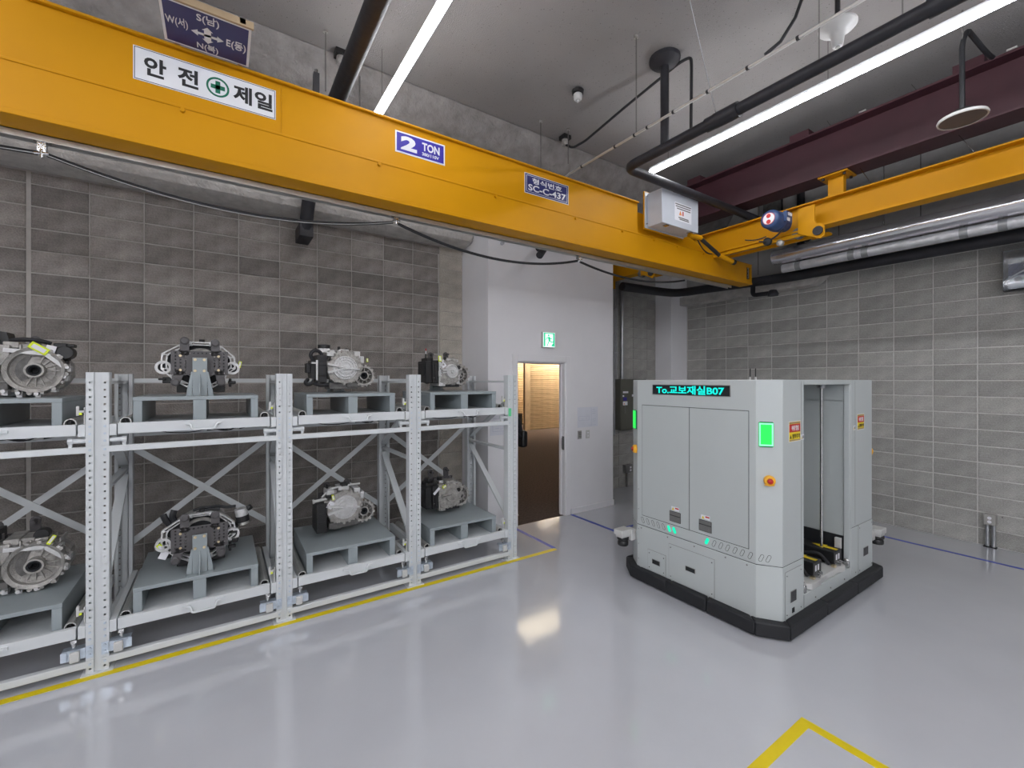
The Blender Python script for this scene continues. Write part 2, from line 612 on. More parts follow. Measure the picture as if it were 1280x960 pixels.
# corner column and its sprayed ledge
struct(MB().box(7.21, XW - .004, 5.28, YW - .004, 0, 4.615).build('column_1', 'white_wall', bevel=.008))
_p = [(2.98, 3.46), (5.275, 3.46), (5.275, 3.62), (2.80, 3.62)]
struct(MB().prism(_p, 7.46, XW - .004, axes((0, 1, 0), (0, 0, 1), (1, 0, 0), (0, 0, 0))).build('trim_3', 'spray_pale'))

# --- white vestibule with the doorway
vs_ = MB()
vs_.box(2.91, 3.33, 4.93, 5.05, 0, ZC - .435).box(4.28, 5.24, 4.93, 5.05, 0, ZC - .435).box(3.33, 4.28, 4.93, 5.05, 2.33, ZC - .435)
vs_.box(2.91, 3.03, 5.05, 5.9, 0, ZC - .435).box(5.12, 5.24, 5.05, 5.9, 0, ZC - .435)
wv = struct(vs_.build('wall_vestibule', 'white_wall'))
wv2 = struct(MB().box(2.91, 5.24, 4.76, 5.66, ZC - .4345, ZC - .43).build('trim_4', 'rough_spray'))
struct(MB().box(4.345, 5.243, 4.918, 4.93, 0.0, .085).box(5.24, 5.252, 4.918, 5.65, 0, .085).build('baseboard_right', 'white_wall', bevel=.002))
struct(MB().box(2.898, 3.285, 4.918, 4.93, 0.0, .085).build('baseboard_left', 'white_wall', bevel=.002))
struct(MB().box(2.898, 2.91, 4.918, 5.65, 0, .085).build('baseboard_return', 'white_wall', bevel=.002))
# door frame: casing, jamb linings and the latch plate
d1 = struct(empty('door_1', (3.805, 4.93, 0)))
MB().box(3.285, 3.375, 4.912, 4.935, 0, 2.355).box(4.235, 4.325, 4.912, 4.935, 0, 2.355).box(3.375, 4.235, 4.912, 4.935, 2.265, 2.355).build('door_casing', 'white_wall', d1, bevel=.003)
MB().box(3.33, 3.385, 4.93, 5.06, 0, 2.33).box(4.225, 4.28, 4.93, 5.06, 0, 2.33).box(3.385, 4.225, 4.93, 5.06, 2.255, 2.33).build('door_lining', 'white_wall', d1)
MB().box(3.385, 3.40, 5.0, 5.03, 0, 2.255).box(4.21, 4.225, 5.0, 5.03, 0, 2.255).box(3.385, 4.225, 5.0, 5.03, 2.24, 2.255).build('door_stop', 'white_wall', d1)
MB().box(4.219, 4.2245, 4.94, 4.985, .97, 1.17).box(4.2, 4.219, 4.955, 4.97, .99, 1.15).build('latch_plate', 'handle_metal', d1)

# --- the hall beyond the door
struct(MB().box(3.0, 16, 4.95, 17, -.2, -.001).build('floor_hall', 'carpet'))
struct(MB().box(2.7, 16, 5.9, 17, 3.25, 3.4).box(3.03, 5.12, 5.05, 5.9, 2.9, 3.4).build('ceiling_hall', 'white_wall'))
struct(MB().box(2.7, 3.03, 5.9, 17, 0, 3.25).box(5.12, 16, 5.87, 6.0, 0, 3.25).box(2.7, 16, 17, 17.2, 0, 3.25).box(16, 16.2, 5.9, 17.2, 0, 3.25).build('wall_hall', 'white_wall'))
wh = struct(MB().box(10.1, 16, 14.26, 14.32, 0, 3.25).box(10.1, 10.36, 14.2, 14.32, 0, 3.25).build('wall_slatted', 'pale_wood'))
sl = MB()
sl.prism([(0, 0), (.04, .012), (.04, .04), (0, .052)], 10.37, 15.9, axes((0, -1, 0), (0, 0, 1), (1, 0, 0), (0, 14.26, 0)))
slm = sl.mesh('slat', WORLD[wh])
slm.materials.append(MATS['pale_wood'])
for k in range(40):
    o = bpy.data.objects.new('slat', slm)
    o.parent = wh
    o.location = (0, 0, .03 + k * .08)
    COL.objects.link(o)
wb = struct(MB().box(3.04, 15.9, 16.5, 16.98, 0, 3.24).build('wall_slatted_far', 'dark_wood'))
sl = MB().prism([(0, 0), (.04, .012), (.04, .04), (0, .052)], 9.0, 12.4, axes((0, -1, 0), (0, 0, 1), (1, 0, 0), (0, 16.5, 0)))
slm = sl.mesh('slat', WORLD[wb])
slm.materials.append(MATS['pale_wood'])
for k in range(39):
    o = bpy.data.objects.new('slat', slm)
    o.parent = wb
    o.location = (0, 0, .03 + k * .08)
    COL.objects.link(o)
t = tag(empty('loudspeaker', (10.9, 16.2, 0)), 'black box standing on the hall floor past the wooden slat wall', 'speaker')
MB().box(10.65, 11.2, 15.95, 16.35, 0.0, .52).build('cabinet', 'black_plastic', t, bevel=.01)
MB().box(10.68, 11.17, 15.935, 15.95, .03, .49).build('grille', 'black_rubber', t)

# warm cove lamps that the hall has above its slat wall
for x0, x1, y, lab in ((10.5, 15.8, 13.75, 'warm cove lamp along hall ceiling above the wooden slats'), (10.3, 12.6, 15.7, 'short warm cove lamp in hall behind the slat wall end')):
    t = tag(empty('cove_lamp', ((x0 + x1) / 2, y, 3.18)), lab, 'lamp')
    MB().box(x0, x1, y - .1, y + .1, 3.20, 3.25).build('housing', 'lamp_body', t)
    MB().box(x0 + .02, x1 - .02, y - .06, y + .06, 3.185, 3.20).build('diffuser', 'hall_lamp', t)

t = tag(empty('hall_panel_lamp', (5.7, 7.45, 3.2)), 'square warm ceiling panel lamp in the hall just past the doorway', 'lamp')
MB().box(5.05, 6.35, 7.0, 7.75, 3.20, 3.248).build('housing', 'lamp_body', t)
MB().box(5.08, 6.32, 7.03, 7.72, 3.19, 3.20).build('diffuser', 'panel_lamp', t)

# ================================================================== LED LINES
def led(x, y0, y1, z, lab):
    t = tag(empty('led_light', (x, (y0 + y1) / 2, z)), lab, 'light', 'linear ceiling lights')
    MB().box(x - .022, x + .022, y0, y1, z + .024, z + .06).build('housing', 'lamp_body', t)
    MB().box(x - .034, x + .034, y0 + .008, y1 - .008, z, z + .024).build('diffuser', 'led_white', t)
    y = y1 - .25
    while y > y0:
        MB().cyl((x, y, z + .055), (x, y, ZC if y < 4.5 else 4.62), .004, 6).build('hanger_wire', 'steel', t)
        y -= 1.6


led(1.23, -10.5, 4.25, 4.5, 'bright linear ceiling light ending above the yellow crane girder')
led(4.31, -10.5, 3.45, 4.5, 'long linear ceiling light between black pipe and maroon beam')
led(-1.85, -10.5, 4.25, 4.5, 'linear ceiling light over the left end of the rack')
led(-4.93, -10.5, 4.25, 4.5, 'linear ceiling light farthest from the maroon beam')
for y, lab in ((-2.6, 'added cross fill light nearer the yellow girder behind the viewer'), (-6.6, 'added cross fill light farther behind the viewer')):  # unseen strips added to brighten the rack fronts and the white wall
    t = tag(empty('led_light', (-2.5, y, 4.40)), lab, 'light', 'linear ceiling lights')
    MB().box(-8.4, .65, y - .022, y + .022, 4.45, 4.48).build('housing', 'lamp_body', t)
    MB().box(-8.39, .64, y - .045, y + .045, 4.40, 4.45).build('diffuser', 'led_white', t)
    for x in (-7.5, -5.8, -3.6, -1.2, .3):
        MB().cyl((x, y, 4.475), (x, y, ZC), .004, 6).build('hanger_wire', 'steel', t)
# ================================================================== OVERHEAD CRANE
YG = 3.40                                  # front face of the girder
cr = tag(empty('overhead_crane', (1.0, 3.5, 3.39)), 'yellow overhead crane girder spanning the hall with signs on its side', 'crane')
g = MB()
g.box(-8.6, 4.02, YG, YG + .16, 3.70, 4.05)                       # upper box
g.box(-8.6, 4.02, YG - .025, YG + .19, 4.05, 4.068)               # top flange
g.build('upper_girder', 'crane_yellow', cr, bevel=.006)
_p = [(4.02, 3.70), (5.62, 3.70), (5.50, 3.74), (5.30, 3.80), (4.9, 3.93), (4.6, 3.98), (4.02, 3.98)]
MB().prism(_p, -(YG + .11), -(YG + .05), axes((1, 0, 0), (0, 0, 1), (0, -1, 0), (0, 0, 0))).build('tapered_web', 'crane_yellow', cr)
g = MB()
g.box(-8.6, 6.38, YG - .008, YG + .012, 3.44, 3.695)              # front web
g.box(6.47, 6.52, YG - .008, YG + .012, 3.44, 3.695).box(6.38, 6.47, YG - .008, YG + .012, 3.44, 3.48).box(6.38, 6.47, YG - .008, YG + .012, 3.655, 3.695)
g.box(-8.6, 6.52, YG + .148, YG + .168, 3.44, 3.695)              # rear web
g.box(-8.6, 6.52, YG - .014, YG + .175, 3.69, 3.706)              # seam plate
g.box(-8.6, 6.52, YG - .014, YG + .175, 3.41, 3.44)               # bottom flange
g.build('lower_girder', 'crane_yellow', cr, bevel=.003)
MB().box(6.40, 6.415, YG + .0, YG + .15, 3.45, 3.69).build('end_stop', 'black_rubber', cr)
b = MB()
for z in (3.52, 3.57, 3.62):
    b.cyl((6.43, YG - .001, z), (6.43, YG + .02, z), .01, 8)
b.build('bolt', 'steel', cr)
for x in (-1.35, -.2, 1.02, 2.08, 3.05, 3.75, 4.3, 4.75, 5.3):
    MB().cyl((x, YG - .028, 3.675), (x, YG - .006, 3.675), .013, 10).build('bolt', 'crane_yellow', cr)
MB().box(.345, .351, YG - .004, YG, 3.71, 4.05).build('weld_seam', 'crane_yellow', cr)
# festoon track under the girder
tr = MB()
tr.box(-5.2, 6.3, YG + .175, YG + .235, 3.405, 3.412).box(-5.2, 6.3, YG + .175, YG + .18, 3.372, 3.412).box(-5.2, 6.3, YG + .23, YG + .235, 3.372, 3.412)
tr.build('festoon_track', 'aluminium', cr)
for x in (-2.6, .05, 1.15, 2.4, 3.4, 4.6):
    MB().box(x - .03, x + .03, YG + .15, YG + .24, 3.412, 3.425).build('track_clip', 'aluminium', cr)
MB().box(.57, .61, YG + .1, YG + .14, 4.06, 4.29).build('post', 'black_pipe', cr)
MB().cyl((.59, YG + .12, 4.29), (.59, YG + .12, 4.32), .012, 8).build('post_bolt', 'steel', cr)


def sign_board(x0, x1, z0, z1, m, border=None, bw=.007):
    o = MB().box(x0, x1, YG - .0035, YG - .0005, z0, z1).build('sign_plate', m, cr)
    if border:
        f = MB()
        i = bw
        f.box(x0 + i, x1 - i, YG - .0045, YG - .0035, z0 + i, z0 + i * 1.7).box(x0 + i, x1 - i, YG - .0045, YG - .0035, z1 - i * 1.7, z1 - i)
        f.box(x0 + i, x0 + i * 1.7, YG - .0045, YG - .0035, z0 + i, z1 - i).box(x1 - i * 1.7, x1 - i, YG - .0045, YG - .0035, z0 + i, z1 - i)
        f.build('border', border, o)
    return o


def letters(parent, body, x, z, w, h, m, bold, y=YG - .0037):
    return MB().text(body, facing((x, y, z), (0, -1, 0)), w, h, bold).build('lettering', m, parent)


s1 = sign_board(-.435, .312, 3.792, 3.992, 'sign_white', 'sign_black', .005)
for ch, x in (('안', -.385), ('전', -.225), ('제', .066), ('일', .187)):
    letters(s1, ch, x, 3.836, .105, .115, 'sign_black', .03)
MB().lathe([(.062, 0), (.062, .0015), (.051, .0015), (.051, 0)], facing((-.018, YG - .0037, 3.892), (0, -1, 0))).box(-.031, -.005, YG - .005, YG - .0037, 3.854, 3.930).box(-.056, .020, YG - .005, YG - .0037, 3.879, 3.905).build('cross_emblem', 'sign_green', s1)

s2 = sign_board(1.15, 1.58, 3.822, 3.994, 'sign_white')
MB().box(1.162, 1.568, YG - .005, YG - .0035, 3.834, 3.982).build('field', 'sign_blue', s2)
letters(s2, '2', 1.195, 3.853, .135, .112, 'sign_white', .05, YG - .0052)
letters(s2, 'TON', 1.375, 3.892, .155, .067, 'sign_white', .03, YG - .0052)
letters(s2, '380/110V', 1.375, 3.852, .15, .026, 'sign_white', .02, YG - .0052)

s3 = sign_board(2.41, 2.962, 3.797, 3.990, 'sign_white')
MB().box(2.416, 2.956, YG - .005, YG - .0035, 3.803, 3.984).build('field', 'sign_navy', s3)
f = MB()
f.box(2.43, 2.942, YG - .006, YG - .005, 3.815, 3.818).box(2.43, 2.942, YG - .006, YG - .005, 3.969, 3.972).box(2.43, 2.434, YG - .006, YG - .005, 3.815, 3.972).box(2.938, 2.942, YG - .006, YG - .005, 3.815, 3.972)
f.build('border', 'sign_white', s3)
letters(s3, '형식번호', 2.50, 3.902, .37, .055, 'sign_white', .02, YG - .0052)
letters(s3, 'SC-C-437', 2.452, 3.828, .47, .062, 'sign_white', .02, YG - .0052)

# compass sign: lies flat beside the top flange and reads from below
s4 = MB().box(-.285, .150, 3.00, 3.37, 4.072, 4.078).build('sign_plate', 'sign_white', cr)
MB().box(-.271, .136, 3.014, 3.356, 4.0705, 4.072).build('field', 'sign_navy', s4)


def under(x, y, z=4.0703):
    return axes((1, 0, 0), (0, -1, 0), (0, 0, -1), (x, y, z))


MB().text('S(남)', under(-.118, 3.104), .108, .082, .012).build('lettering', 'sign_white', s4)
MB().text('N(북)', under(-.124, 3.352), .108, .076, .012).build('lettering', 'sign_white', s4)
MB().text('E(동)', under(.026, 3.242), .102, .090, .012).build('lettering', 'sign_white', s4)
MB().text('W(서)', under(-.266, 3.212), .104, .092, .012).build('lettering', 'sign_white', s4)
ar = MB()
cxx, cyy = -.068, 3.195
for ang in range(4):
    M = under(cxx, cyy) @ Matrix.Rotation(ang * PI / 2, 4, 'Z')
    L = .088 if ang % 2 else .068
    L = (.080, .072, .080, .072)[ang]
    w = (.010, .017, .010, .017)[ang]
    ar.prism([(0, -w), (L - .032, -w), (L - .032, -.027), (L, 0), (L - .032, .027), (L - .032, w), (0, w)], 0, .001, M)
ar.build('compass_arrow', 'sign_white', s4)
MB().box(-.22, .16, 2.985, 3.0, 4.07, 4.11).box(-.24, -.21, 2.985, 3.40, 4.08, 4.11).box(.09, .12, 2.985, 3.40, 4.08, 4.11).build('sign_bracket', 'dark_wood', cr)

# junction box
MB().box(4.085, 4.83, 3.362, 3.378, 3.76, 4.20).build('bracket_plate', 'crane_yellow', cr, bevel=.004)
jb = MB().box(4.135, 4.82, 3.15, 3.355, 3.785, 4.175).build('junction_box', 'crane_grey', cr, bevel=.006)
MB().box(4.095, 4.825, 3.355, 3.362, 3.775, 4.19).build('mounting_flange', 'crane_grey', jb)
MB().box(4.36, 4.68, 3.148, 3.15, 3.86, 4.07).build('rating_plate', 'sign_white', jb)
l = MB()
for z, x0, x1 in ((4.05, 4.37, 4.67), (4.025, 4.38, 4.66), (4.0, 4.40, 4.66), (3.90, 4.43, 4.62), (3.882, 4.45, 4.63)):
    l.box(x0, x1, 3.1465, 3.148, z - .006, z + .006)
l.build('print_line', 'cast_dark', jb)
MB().prism([(0, 0), (.05, 0), (.025, .05)], 0, .002, facing((4.44, 3.1478, 3.93), (0, -1, 0))).build('warning_triangle', 'sticker_orange', jb)
MB().box(4.505, 4.525, 3.1462, 3.148, 3.93, 3.98).build('warning_bar', 'sticker_red', jb)
b = MB()
for x, z in ((4.25, 3.785), (4.70, 3.785)):
    b.box(x - .025, x + .025, 3.16, 3.21, z - .012, z + .002)
for z in (3.82, 4.14):
    b.cyl((4.115, 3.335, z), (4.115, 3.362, z), .008, 8)
b.build('latch', 'steel', jb)
# cable and socket to the end truck
MB().cyl((4.74, 3.22, 3.775), (4.95, 3.2, 3.765), .03, 12).build('cable_gland', 'crane_yellow', cr)
MB().tube(sag((4.93, 3.2, 3.765), (5.45, 3.25, 3.635), .0, 6), .024, 10).build('power_cable', 'black_rubber', cr)
MB().tube(sag((4.90, 3.22, 3.76), (5.35, 3.3, 3.66), .06, 10), .008, 6).build('control_cable', 'black_rubber', cr)
MB().cyl((5.43, 3.25, 3.638), (5.66, 3.2, 3.58), .032, 12).build('socket', 'crane_yellow', cr)
MB().cyl((5.66, 3.2, 3.58), (5.70, 3.19, 3.57), .034, 12).build('socket_cap', 'black_rubber', cr)
# end truck under the runway
XR = 5.70
tk = MB()
x = XR - .17
tk.box(x, x + .04, 2.24, 4.62, 3.706, 3.728).box(x, x + .04, 2.24, 4.62, 3.655, 3.690).box(x + .02, x + .03, 2.24, 4.62, 3.690, 3.706)
tk.box(XR + .13, XR + .17, 2.24, 4.62, 3.69, 3.728)
tk.build('end_truck', 'crane_yellow', cr, bevel=.003)
for y in (2.26, 4.52):
    pl = [(-.085, .27), (.085, .27), (.085, .09), (.10, .055), (.15, .04), (.18, 0), (.18, -.10), (.14, -.13), (-.085, -.02)]
    MB().prism(pl, 0, .02, axes((0, -1, 0), (0, 0, 1), (-1, 0, 0), (XR - .17, y, 3.70))).build('wheel_plate', 'crane_yellow', cr, bevel=.004)
    MB().prism([(-.085, .03), (.085, .03), (.12, .0), (.11, -.02), (-.085, -.02)], 0, .02, axes((0, -1, 0), (0, 0, 1), (1, 0, 0), (XR + .17, y, 3.70))).build('wheel_plate', 'crane_yellow', cr)
    MB().cyl((XR - .21, y - .12, 3.66), (XR - .17, y - .12, 3.66), .05, 14).build('buffer', 'black_rubber', cr)
    MB().cyl((XR - .165, y + .1, 3.70), (XR - .10, y + .1, 3.70), .06, 18).build('wheel', 'cast_dark', cr)
# travel motor
mo = MB().lathe([(.0, 0), (.075, 0), (.095, .012), (.105, .03), (.105, .17), (.112, .172), (.112, .2), (.10, .205), (.10, .27), (.085, .30), (.085, .36)],
                axes((0, 1, 0), (0, 0, 1), (1, 0, 0), (5.17, 2.50, 3.835)), 32).build('travel_motor', 'motor_blue', cr)
MB().lathe([(0, 0), (.062, 0), (.062, .003), (0, .003)], axes((0, 1, 0), (0, 0, 1), (1, 0, 0), (5.166, 2.50, 3.835))).build('end_sticker', 'sign_white', mo)
MB().lathe([(.062, 0), (.067, 0), (.067, .004), (.062, .004)], axes((0, 1, 0), (0, 0, 1), (1, 0, 0), (5.166, 2.50, 3.835))).lathe([(0, 0), (.024, 0), (.024, .002)], axes((0, 1, 0), (0, 0, 1), (1, 0, 0), (5.163, 2.50, 3.866))).lathe([(0, 0), (.024, 0), (.024, .002)], axes((0, 1, 0), (0, 0, 1), (1, 0, 0), (5.163, 2.50, 3.80))).build('sticker_mark', 'sticker_red', mo)
MB().box(5.30, 5.44, 2.37, 2.41, 3.80, 3.92).build('terminal_box', 'motor_blue', mo, bevel=.006)
for b_ in ((5.33, 5.36, 3.87, 3.90), (5.38, 5.41, 3.87, 3.90), (5.31, 5.36, 3.805, 3.84)):
    MB().box(b_[0], b_[1], 2.362, 2.37, b_[2], b_[3]).build('terminal_label', 'sign_white', mo)
MB().lathe([(0, 0), (.03, 0), (.045, .01), (.045, .05), (.02, .05), (.02, .09)], axes((0, 1, 0), (0, 0, 1), (1, 0, 0), (5.36, 2.62, 3.645)), 16).build('guide_roller', 'black_rubber', cr)
MB().lathe([(0, 0), (.02, 0), (.035, .01), (.035, .06), (.015, .06), (.015, .09)], axes((0, 1, 0), (0, 0, 1), (1, 0, 0), (5.40, 2.50, 3.605)), 16).build('guide_roller', 'cast_aluminium', cr)
MB().tube(sag((5.40, 2.45, 3.75), (5.35, 2.70, 3.66), .05, 8), .009, 6).tube(sag((5.36, 2.62, 3.70), (5.34, 2.86, 3.72), .02, 6), .007, 6).build('motor_lead', 'black_rubber', cr)

# festoon cable hanging in loops from its trolleys
fc = tag(empty('festoon_cable', (1.0, YG + .205, 3.2)), 'black flat cable hanging in long loops under the yellow girder', 'cable')
hang = [(-1.95, 3.28), (-.86, 3.30), (1.225, 3.335), (3.29, 3.325)]
yf = YG + .205
lo = [(sag((-4.2, yf, 3.29), (-1.95, yf, 3.29), .12, 14)), sag((-1.95, yf, 3.29), (-.88, yf, 3.31), .01, 10),
      sag((-.84, yf, 3.31), (1.2, yf, 3.33), .14, 26), sag((1.245, yf, 3.325), (3.27, yf, 3.32), .145, 26), sag((3.31, yf, 3.315), (5.2, yf, 3.35), .10, 16)]
for i, p in enumerate(lo):
    MB().tube(p, .0125, 7).build('cable_loop', 'black_rubber', fc)
MB().tube(sag((-.84, yf - .02, 3.30), (1.2, yf - .02, 3.325), .148, 26), .0032, 6).tube(sag((-1.95, yf - .02, 3.285), (-.88, yf - .02, 3.30), .015, 10), .0032, 6).build('highlight_line', 'cable_highlight', fc)  # thin pale tubes painting the highlight along the dark cable
for x, z in hang:
    m = MB().box(x - .018, x + .018, yf - .02, yf + .02, z + .015, 3.374).box(x - .035, x + .035, yf - .012, yf + .012, 3.374, 3.40)
    m.cyl((x - .03, yf - .02, z), (x + .03, yf - .02, z + .01), .007, 6).cyl((x, yf - .02, z - .02), (x, yf - .02, z + .03), .007, 6)
    m.build('cable_trolley', 'steel', fc)

# ================================================================== RUNWAY AND STEEL
def ibeam(x, y0, y1, z0, z1, hw, tf, tw, name, m, parent=None, bevel=.002):
    b = MB().box(x - hw, x + hw, y0, y1, z0, z0 + tf).box(x - hw, x + hw, y0, y1, z1 - tf, z1).box(x - tw / 2, x + tw / 2, y0, y1, z0 + tf, z1 - tf)
    return b.build(name, m, parent, bevel=bevel)


rw = tag(empty('crane_runway', (XR, .8, 3.74)), 'yellow runway rail beam bolted below the maroon beam', 'crane rail')
ibeam(XR, -10.6, 5.56, 3.742, 4.045, .085, .016, .02, 'rail_beam', 'crane_yellow', rw)
MB().box(XR - .10, XR + .10, 5.40, 5.44, 3.62, 4.045).build('end_stop', 'crane_yellow', rw)
for y in (-6.8, -2.4, 2.03, 4.7):
    h = MB().box(XR - .035, XR + .035, y - .075, y + .075, 4.045, 4.26).box(XR - .07, XR + .07, y - .09, y + .09, 4.045, 4.057)
    h = h.build('hanger_bracket', 'crane_yellow', rw, bevel=.003)
    MB().box(XR - .13, XR + .13, y - .14, y + .14, 4.255, 4.272).build('head_plate', 'crane_yellow', h, bevel=.002)
    for dx in (-.09, .09):
        for dy in (-.10, .10):
            MB().cyl((XR + dx, y + dy, 4.235), (XR + dx, y + dy, 4.256), .016, 6).build('bolt', 'black_rubber', h)
for y in (1.7, .95):
    MB().tube([(XR - .08, y, 4.045), (XR + .2, y + .5, 5.04)], .003, 5).build('guy_wire', 'steel', rw)

mb_ = tag(empty('steel_beam', (XR, .5, 4.272)), 'dark maroon steel beam fixed under the ceiling above the yellow runway', 'beam')
ibeam(XR, -10.6, 5.64, 4.2725, 4.79, .15, .022, .02, 'rolled_section', 'maroon_steel', mb_)
for y in (-2.5, -.4, .98, 2.35, 3.7):
    MB().box(XR - .15, XR + .05, y - .10, y + .10, 4.79, 4.86).build('spacer_block', 'maroon_steel', mb_)
for y in (.72, 1.75):
    MB().box(XR - .16, XR - .10, y - .03, y + .03, 4.79, 4.805).build('cable_clip', 'aluminium', mb_)

# ================================================================== PIPES UNDER THE CEILING
def rod(x, y, z0, z1, lab, r=.006, m='steel'):
    t = tag(empty('hanger_rod', (x, y, z0)), lab, 'rod')
    MB().cyl((x, y, z0), (x, y, z1), r, 6).build('rod', m, t)
    MB().cyl((x, y, z1 - .02), (x, y, z1), .02, 10).build('anchor', 'cast_aluminium', t)
    return t


t = tag(empty('black_drain_pipe', (3.5, 2.6, 4.2)), 'black insulated pipe turning a corner beneath the ceiling by the junction box', 'pipe')
MB().tube(bend([(3.49, -10.6, 4.2), (3.49, 3.10, 4.2), (7.60, 3.10, 4.2)], .12, 6), .047, 14).build('pipe', 'black_pipe', t)
MB().tube([(3.49, 2.63, 4.2), (3.49, 2.63, 5.02)], .04, 14).build('riser', 'black_pipe', t)
MB().lathe([(.04, 0), (.11, .02), (.14, .05), (.14, .085), (.0, .085)], axes((1, 0, 0), (0, 1, 0), (0, 0, 1), (3.49, 2.63, 4.963)), 20).build('ceiling_flange', 'black_pipe', t)
for y0, y1, r in ((1.92, 2.12, .062), (2.08, 2.20, .058), (.6, .78, .056), (-.6, -.3, .058)):
    MB().cyl((3.49, y0, 4.2), (3.49, y1, 4.2), r, 14).build('coupling', 'black_pipe', t)
for y in (.9, 1.35):
    MB().cyl((3.49, y, 4.2), (3.49, y, 5.05), .005, 6).build('hanger_wire', 'steel', t)
MB().cyl((6.15, 3.10, 4.2), (6.15, 3.10, 5.05), .005, 6).build('hanger_wire', 'steel', t)

t = tag(empty('black_main_pipe', (.84, 2, 4.5)), 'thick black pipe running toward the left wall beside the first ceiling light', 'pipe')
MB().tube(bend([(.84, -10.6, 4.5), (.84, 4.40, 4.45), (.84, 4.75, 4.40), (.80, 5.25, 3.97), (.79, 5.36, 3.70)], .2, 5), .07, 16).build('pipe', 'black_pipe', t)
MB().cyl((.84, .6, 4.5), (.84, .75, 4.5), .085, 16).build('coupling', 'black_pipe', t)
MB().box(.72, .86, 5.30, 5.64, 3.60, 3.76).build('outlet_box', 'black_pipe', t, bevel=.006)
rod(.756, 4.06, 4.52, 5.05, 'thin steel rod hanging beside the thick black pipe')
rod(1.12, 4.35, 4.4, 5.05, 'thin dark rod with clip between black pipe and linear light', .008, 'cast_dark')
rod(3.12, 4.07, 4.2, 5.05, 'thin steel rod hanging above the SC-C-437 sign')
rod(3.056, 2.60, 4.18, 5.05, 'thin steel rod holding the silver conduit left of black riser')
rod(3.50, 4.02, 4.62, 5.05, 'short thin rod under the curved black cable end')

t = tag(empty('conduit', (3.056, 0, 4.18)), 'thin silver conduit running from the girder toward the horn speaker', 'conduit')
MB().tube([(3.056, -10.6, 4.18), (3.056, 3.5, 4.18), (3.30, 4.1, 4.30)], .011, 8).build('tube', 'aluminium', t)
for y in (3.3, 2.85, 2.62, 2.48, 2.22, 1.92, 1.62, 1.3):
    MB().cyl((3.056, y - .008, 4.18), (3.056, y + .008, 4.18), .0155, 8).build('cable_tie', 'black_rubber', t)
t = tag(empty('slack_cable', (3.1, 1.0, 4.2)), 'black cable looping down from the ceiling to the silver conduit', 'cable')
MB().tube([(3.05, 1.5, 4.195), (3.09, 1.42, 4.25), (3.16, 1.36, 4.40), (3.2, 1.30, 4.62), (3.16, 1.2, 4.8), (2.9, 1.0, 5.04)], .011, 7).build('cable', 'black_rubber', t)
t = tag(empty('ceiling_cable', (3.5, 3.2, 4.9)), 'black cable along the ceiling between small spotlight and black riser', 'cable')
MB().tube(bend([(3.57, 4.14, 4.93), (3.60, 4.05, 4.86), (3.63, 3.86, 4.87), (3.60, 3.2, 4.93), (3.60, 2.55, 5.0), (3.62, 2.44, 5.0), (3.60, 2.42, 4.9), (3.59, 2.42, 4.25)], .05, 3), .014, 7).build('cable', 'black_rubber', t)
t = tag(empty('guy_wire', (3.3, 2, 4.3)), 'thin wire slanting down from the ceiling to the black pipe coupling', 'wire')
MB().tube([(3.46, 2.1, 4.25), (2.55, 1.85, 5.05)], .004, 5).build('wire', 'steel', t)


def spot(x, y, z, lab, aim):
    t = tag(empty('spotlight', (x, y, z - .12)), lab, 'spotlight')
    MB().box(x - .055, x + .055, y - .055, y + .055, z - .05, z).build('mount', 'black_plastic', t, bevel=.004)
    M = axes((1, 0, 0), (0, 1, 0), (0, 0, 1), (x, y, z - .12))
    MB().lathe([(0, 0), (.035, 0), (.045, .02), (.04, .07), (.02, .07)], M, 18).build('lamp_head', aim, t)


spot(.926, 4.25, ZC, 'small dark spotlight on the ceiling beside the thick black pipe', 'cast_aluminium')
spot(3.57, 4.16, ZC, 'small dark spotlight on the ceiling at end of black cable', 'cast_aluminium')
t = tag(empty('smoke_detector', (3.11, 3.42, 4.93)), 'small white smoke detector with black base on the ceiling', 'detector')
MB().lathe([(0, 0), (.06, 0), (.065, .03), (.05, .045), (0, .045)], axes((1, 0, 0), (0, 1, 0), (0, 0, 1), (3.11, 3.42, 5.005)), 12).build('mount', 'black_plastic', t)
MB().lathe([(0, -.02), (.012, -.02), (.012, 0), (.03, 0), (.042, .015), (.046, .06), (.03, .075), (0, .075)], axes((1, 0, 0), (0, 1, 0), (0, 0, 1), (3.11, 3.42, 4.935)), 24).build('dome', 'white_plastic', t)

x, y, z = 4.0, 1.42, 4.60
t = tag(empty('horn_speaker', (x, y, z)), 'white bell shaped hanging speaker below the ceiling', 'speaker')
MB().lathe([(0, 0), (.030, 0), (.036, .01), (.046, .085), (.065, .11), (.112, .135), (.126, .15), (.126, .165), (.11, .17), (.0, .18)], axes((1, 0, 0), (0, 1, 0), (0, 0, 1), (x, y, z)), 32).build('horn', 'white_plastic', t)
MB().lathe([(0, -.004), (.016, -.004), (.016, .0), (0, 0)], axes((1, 0, 0), (0, 1, 0), (0, 0, 1), (x, y, z))).build('tip', 'handle_metal', t)
MB().box(x - .025, x + .025, y - .025, y + .025, z + .17, z + .25).build('bracket', 'black_plastic', t)
MB().cyl((x, y, z + .24), (x, y, ZC), .018, 10).build('drop_tube', 'black_plastic', t)

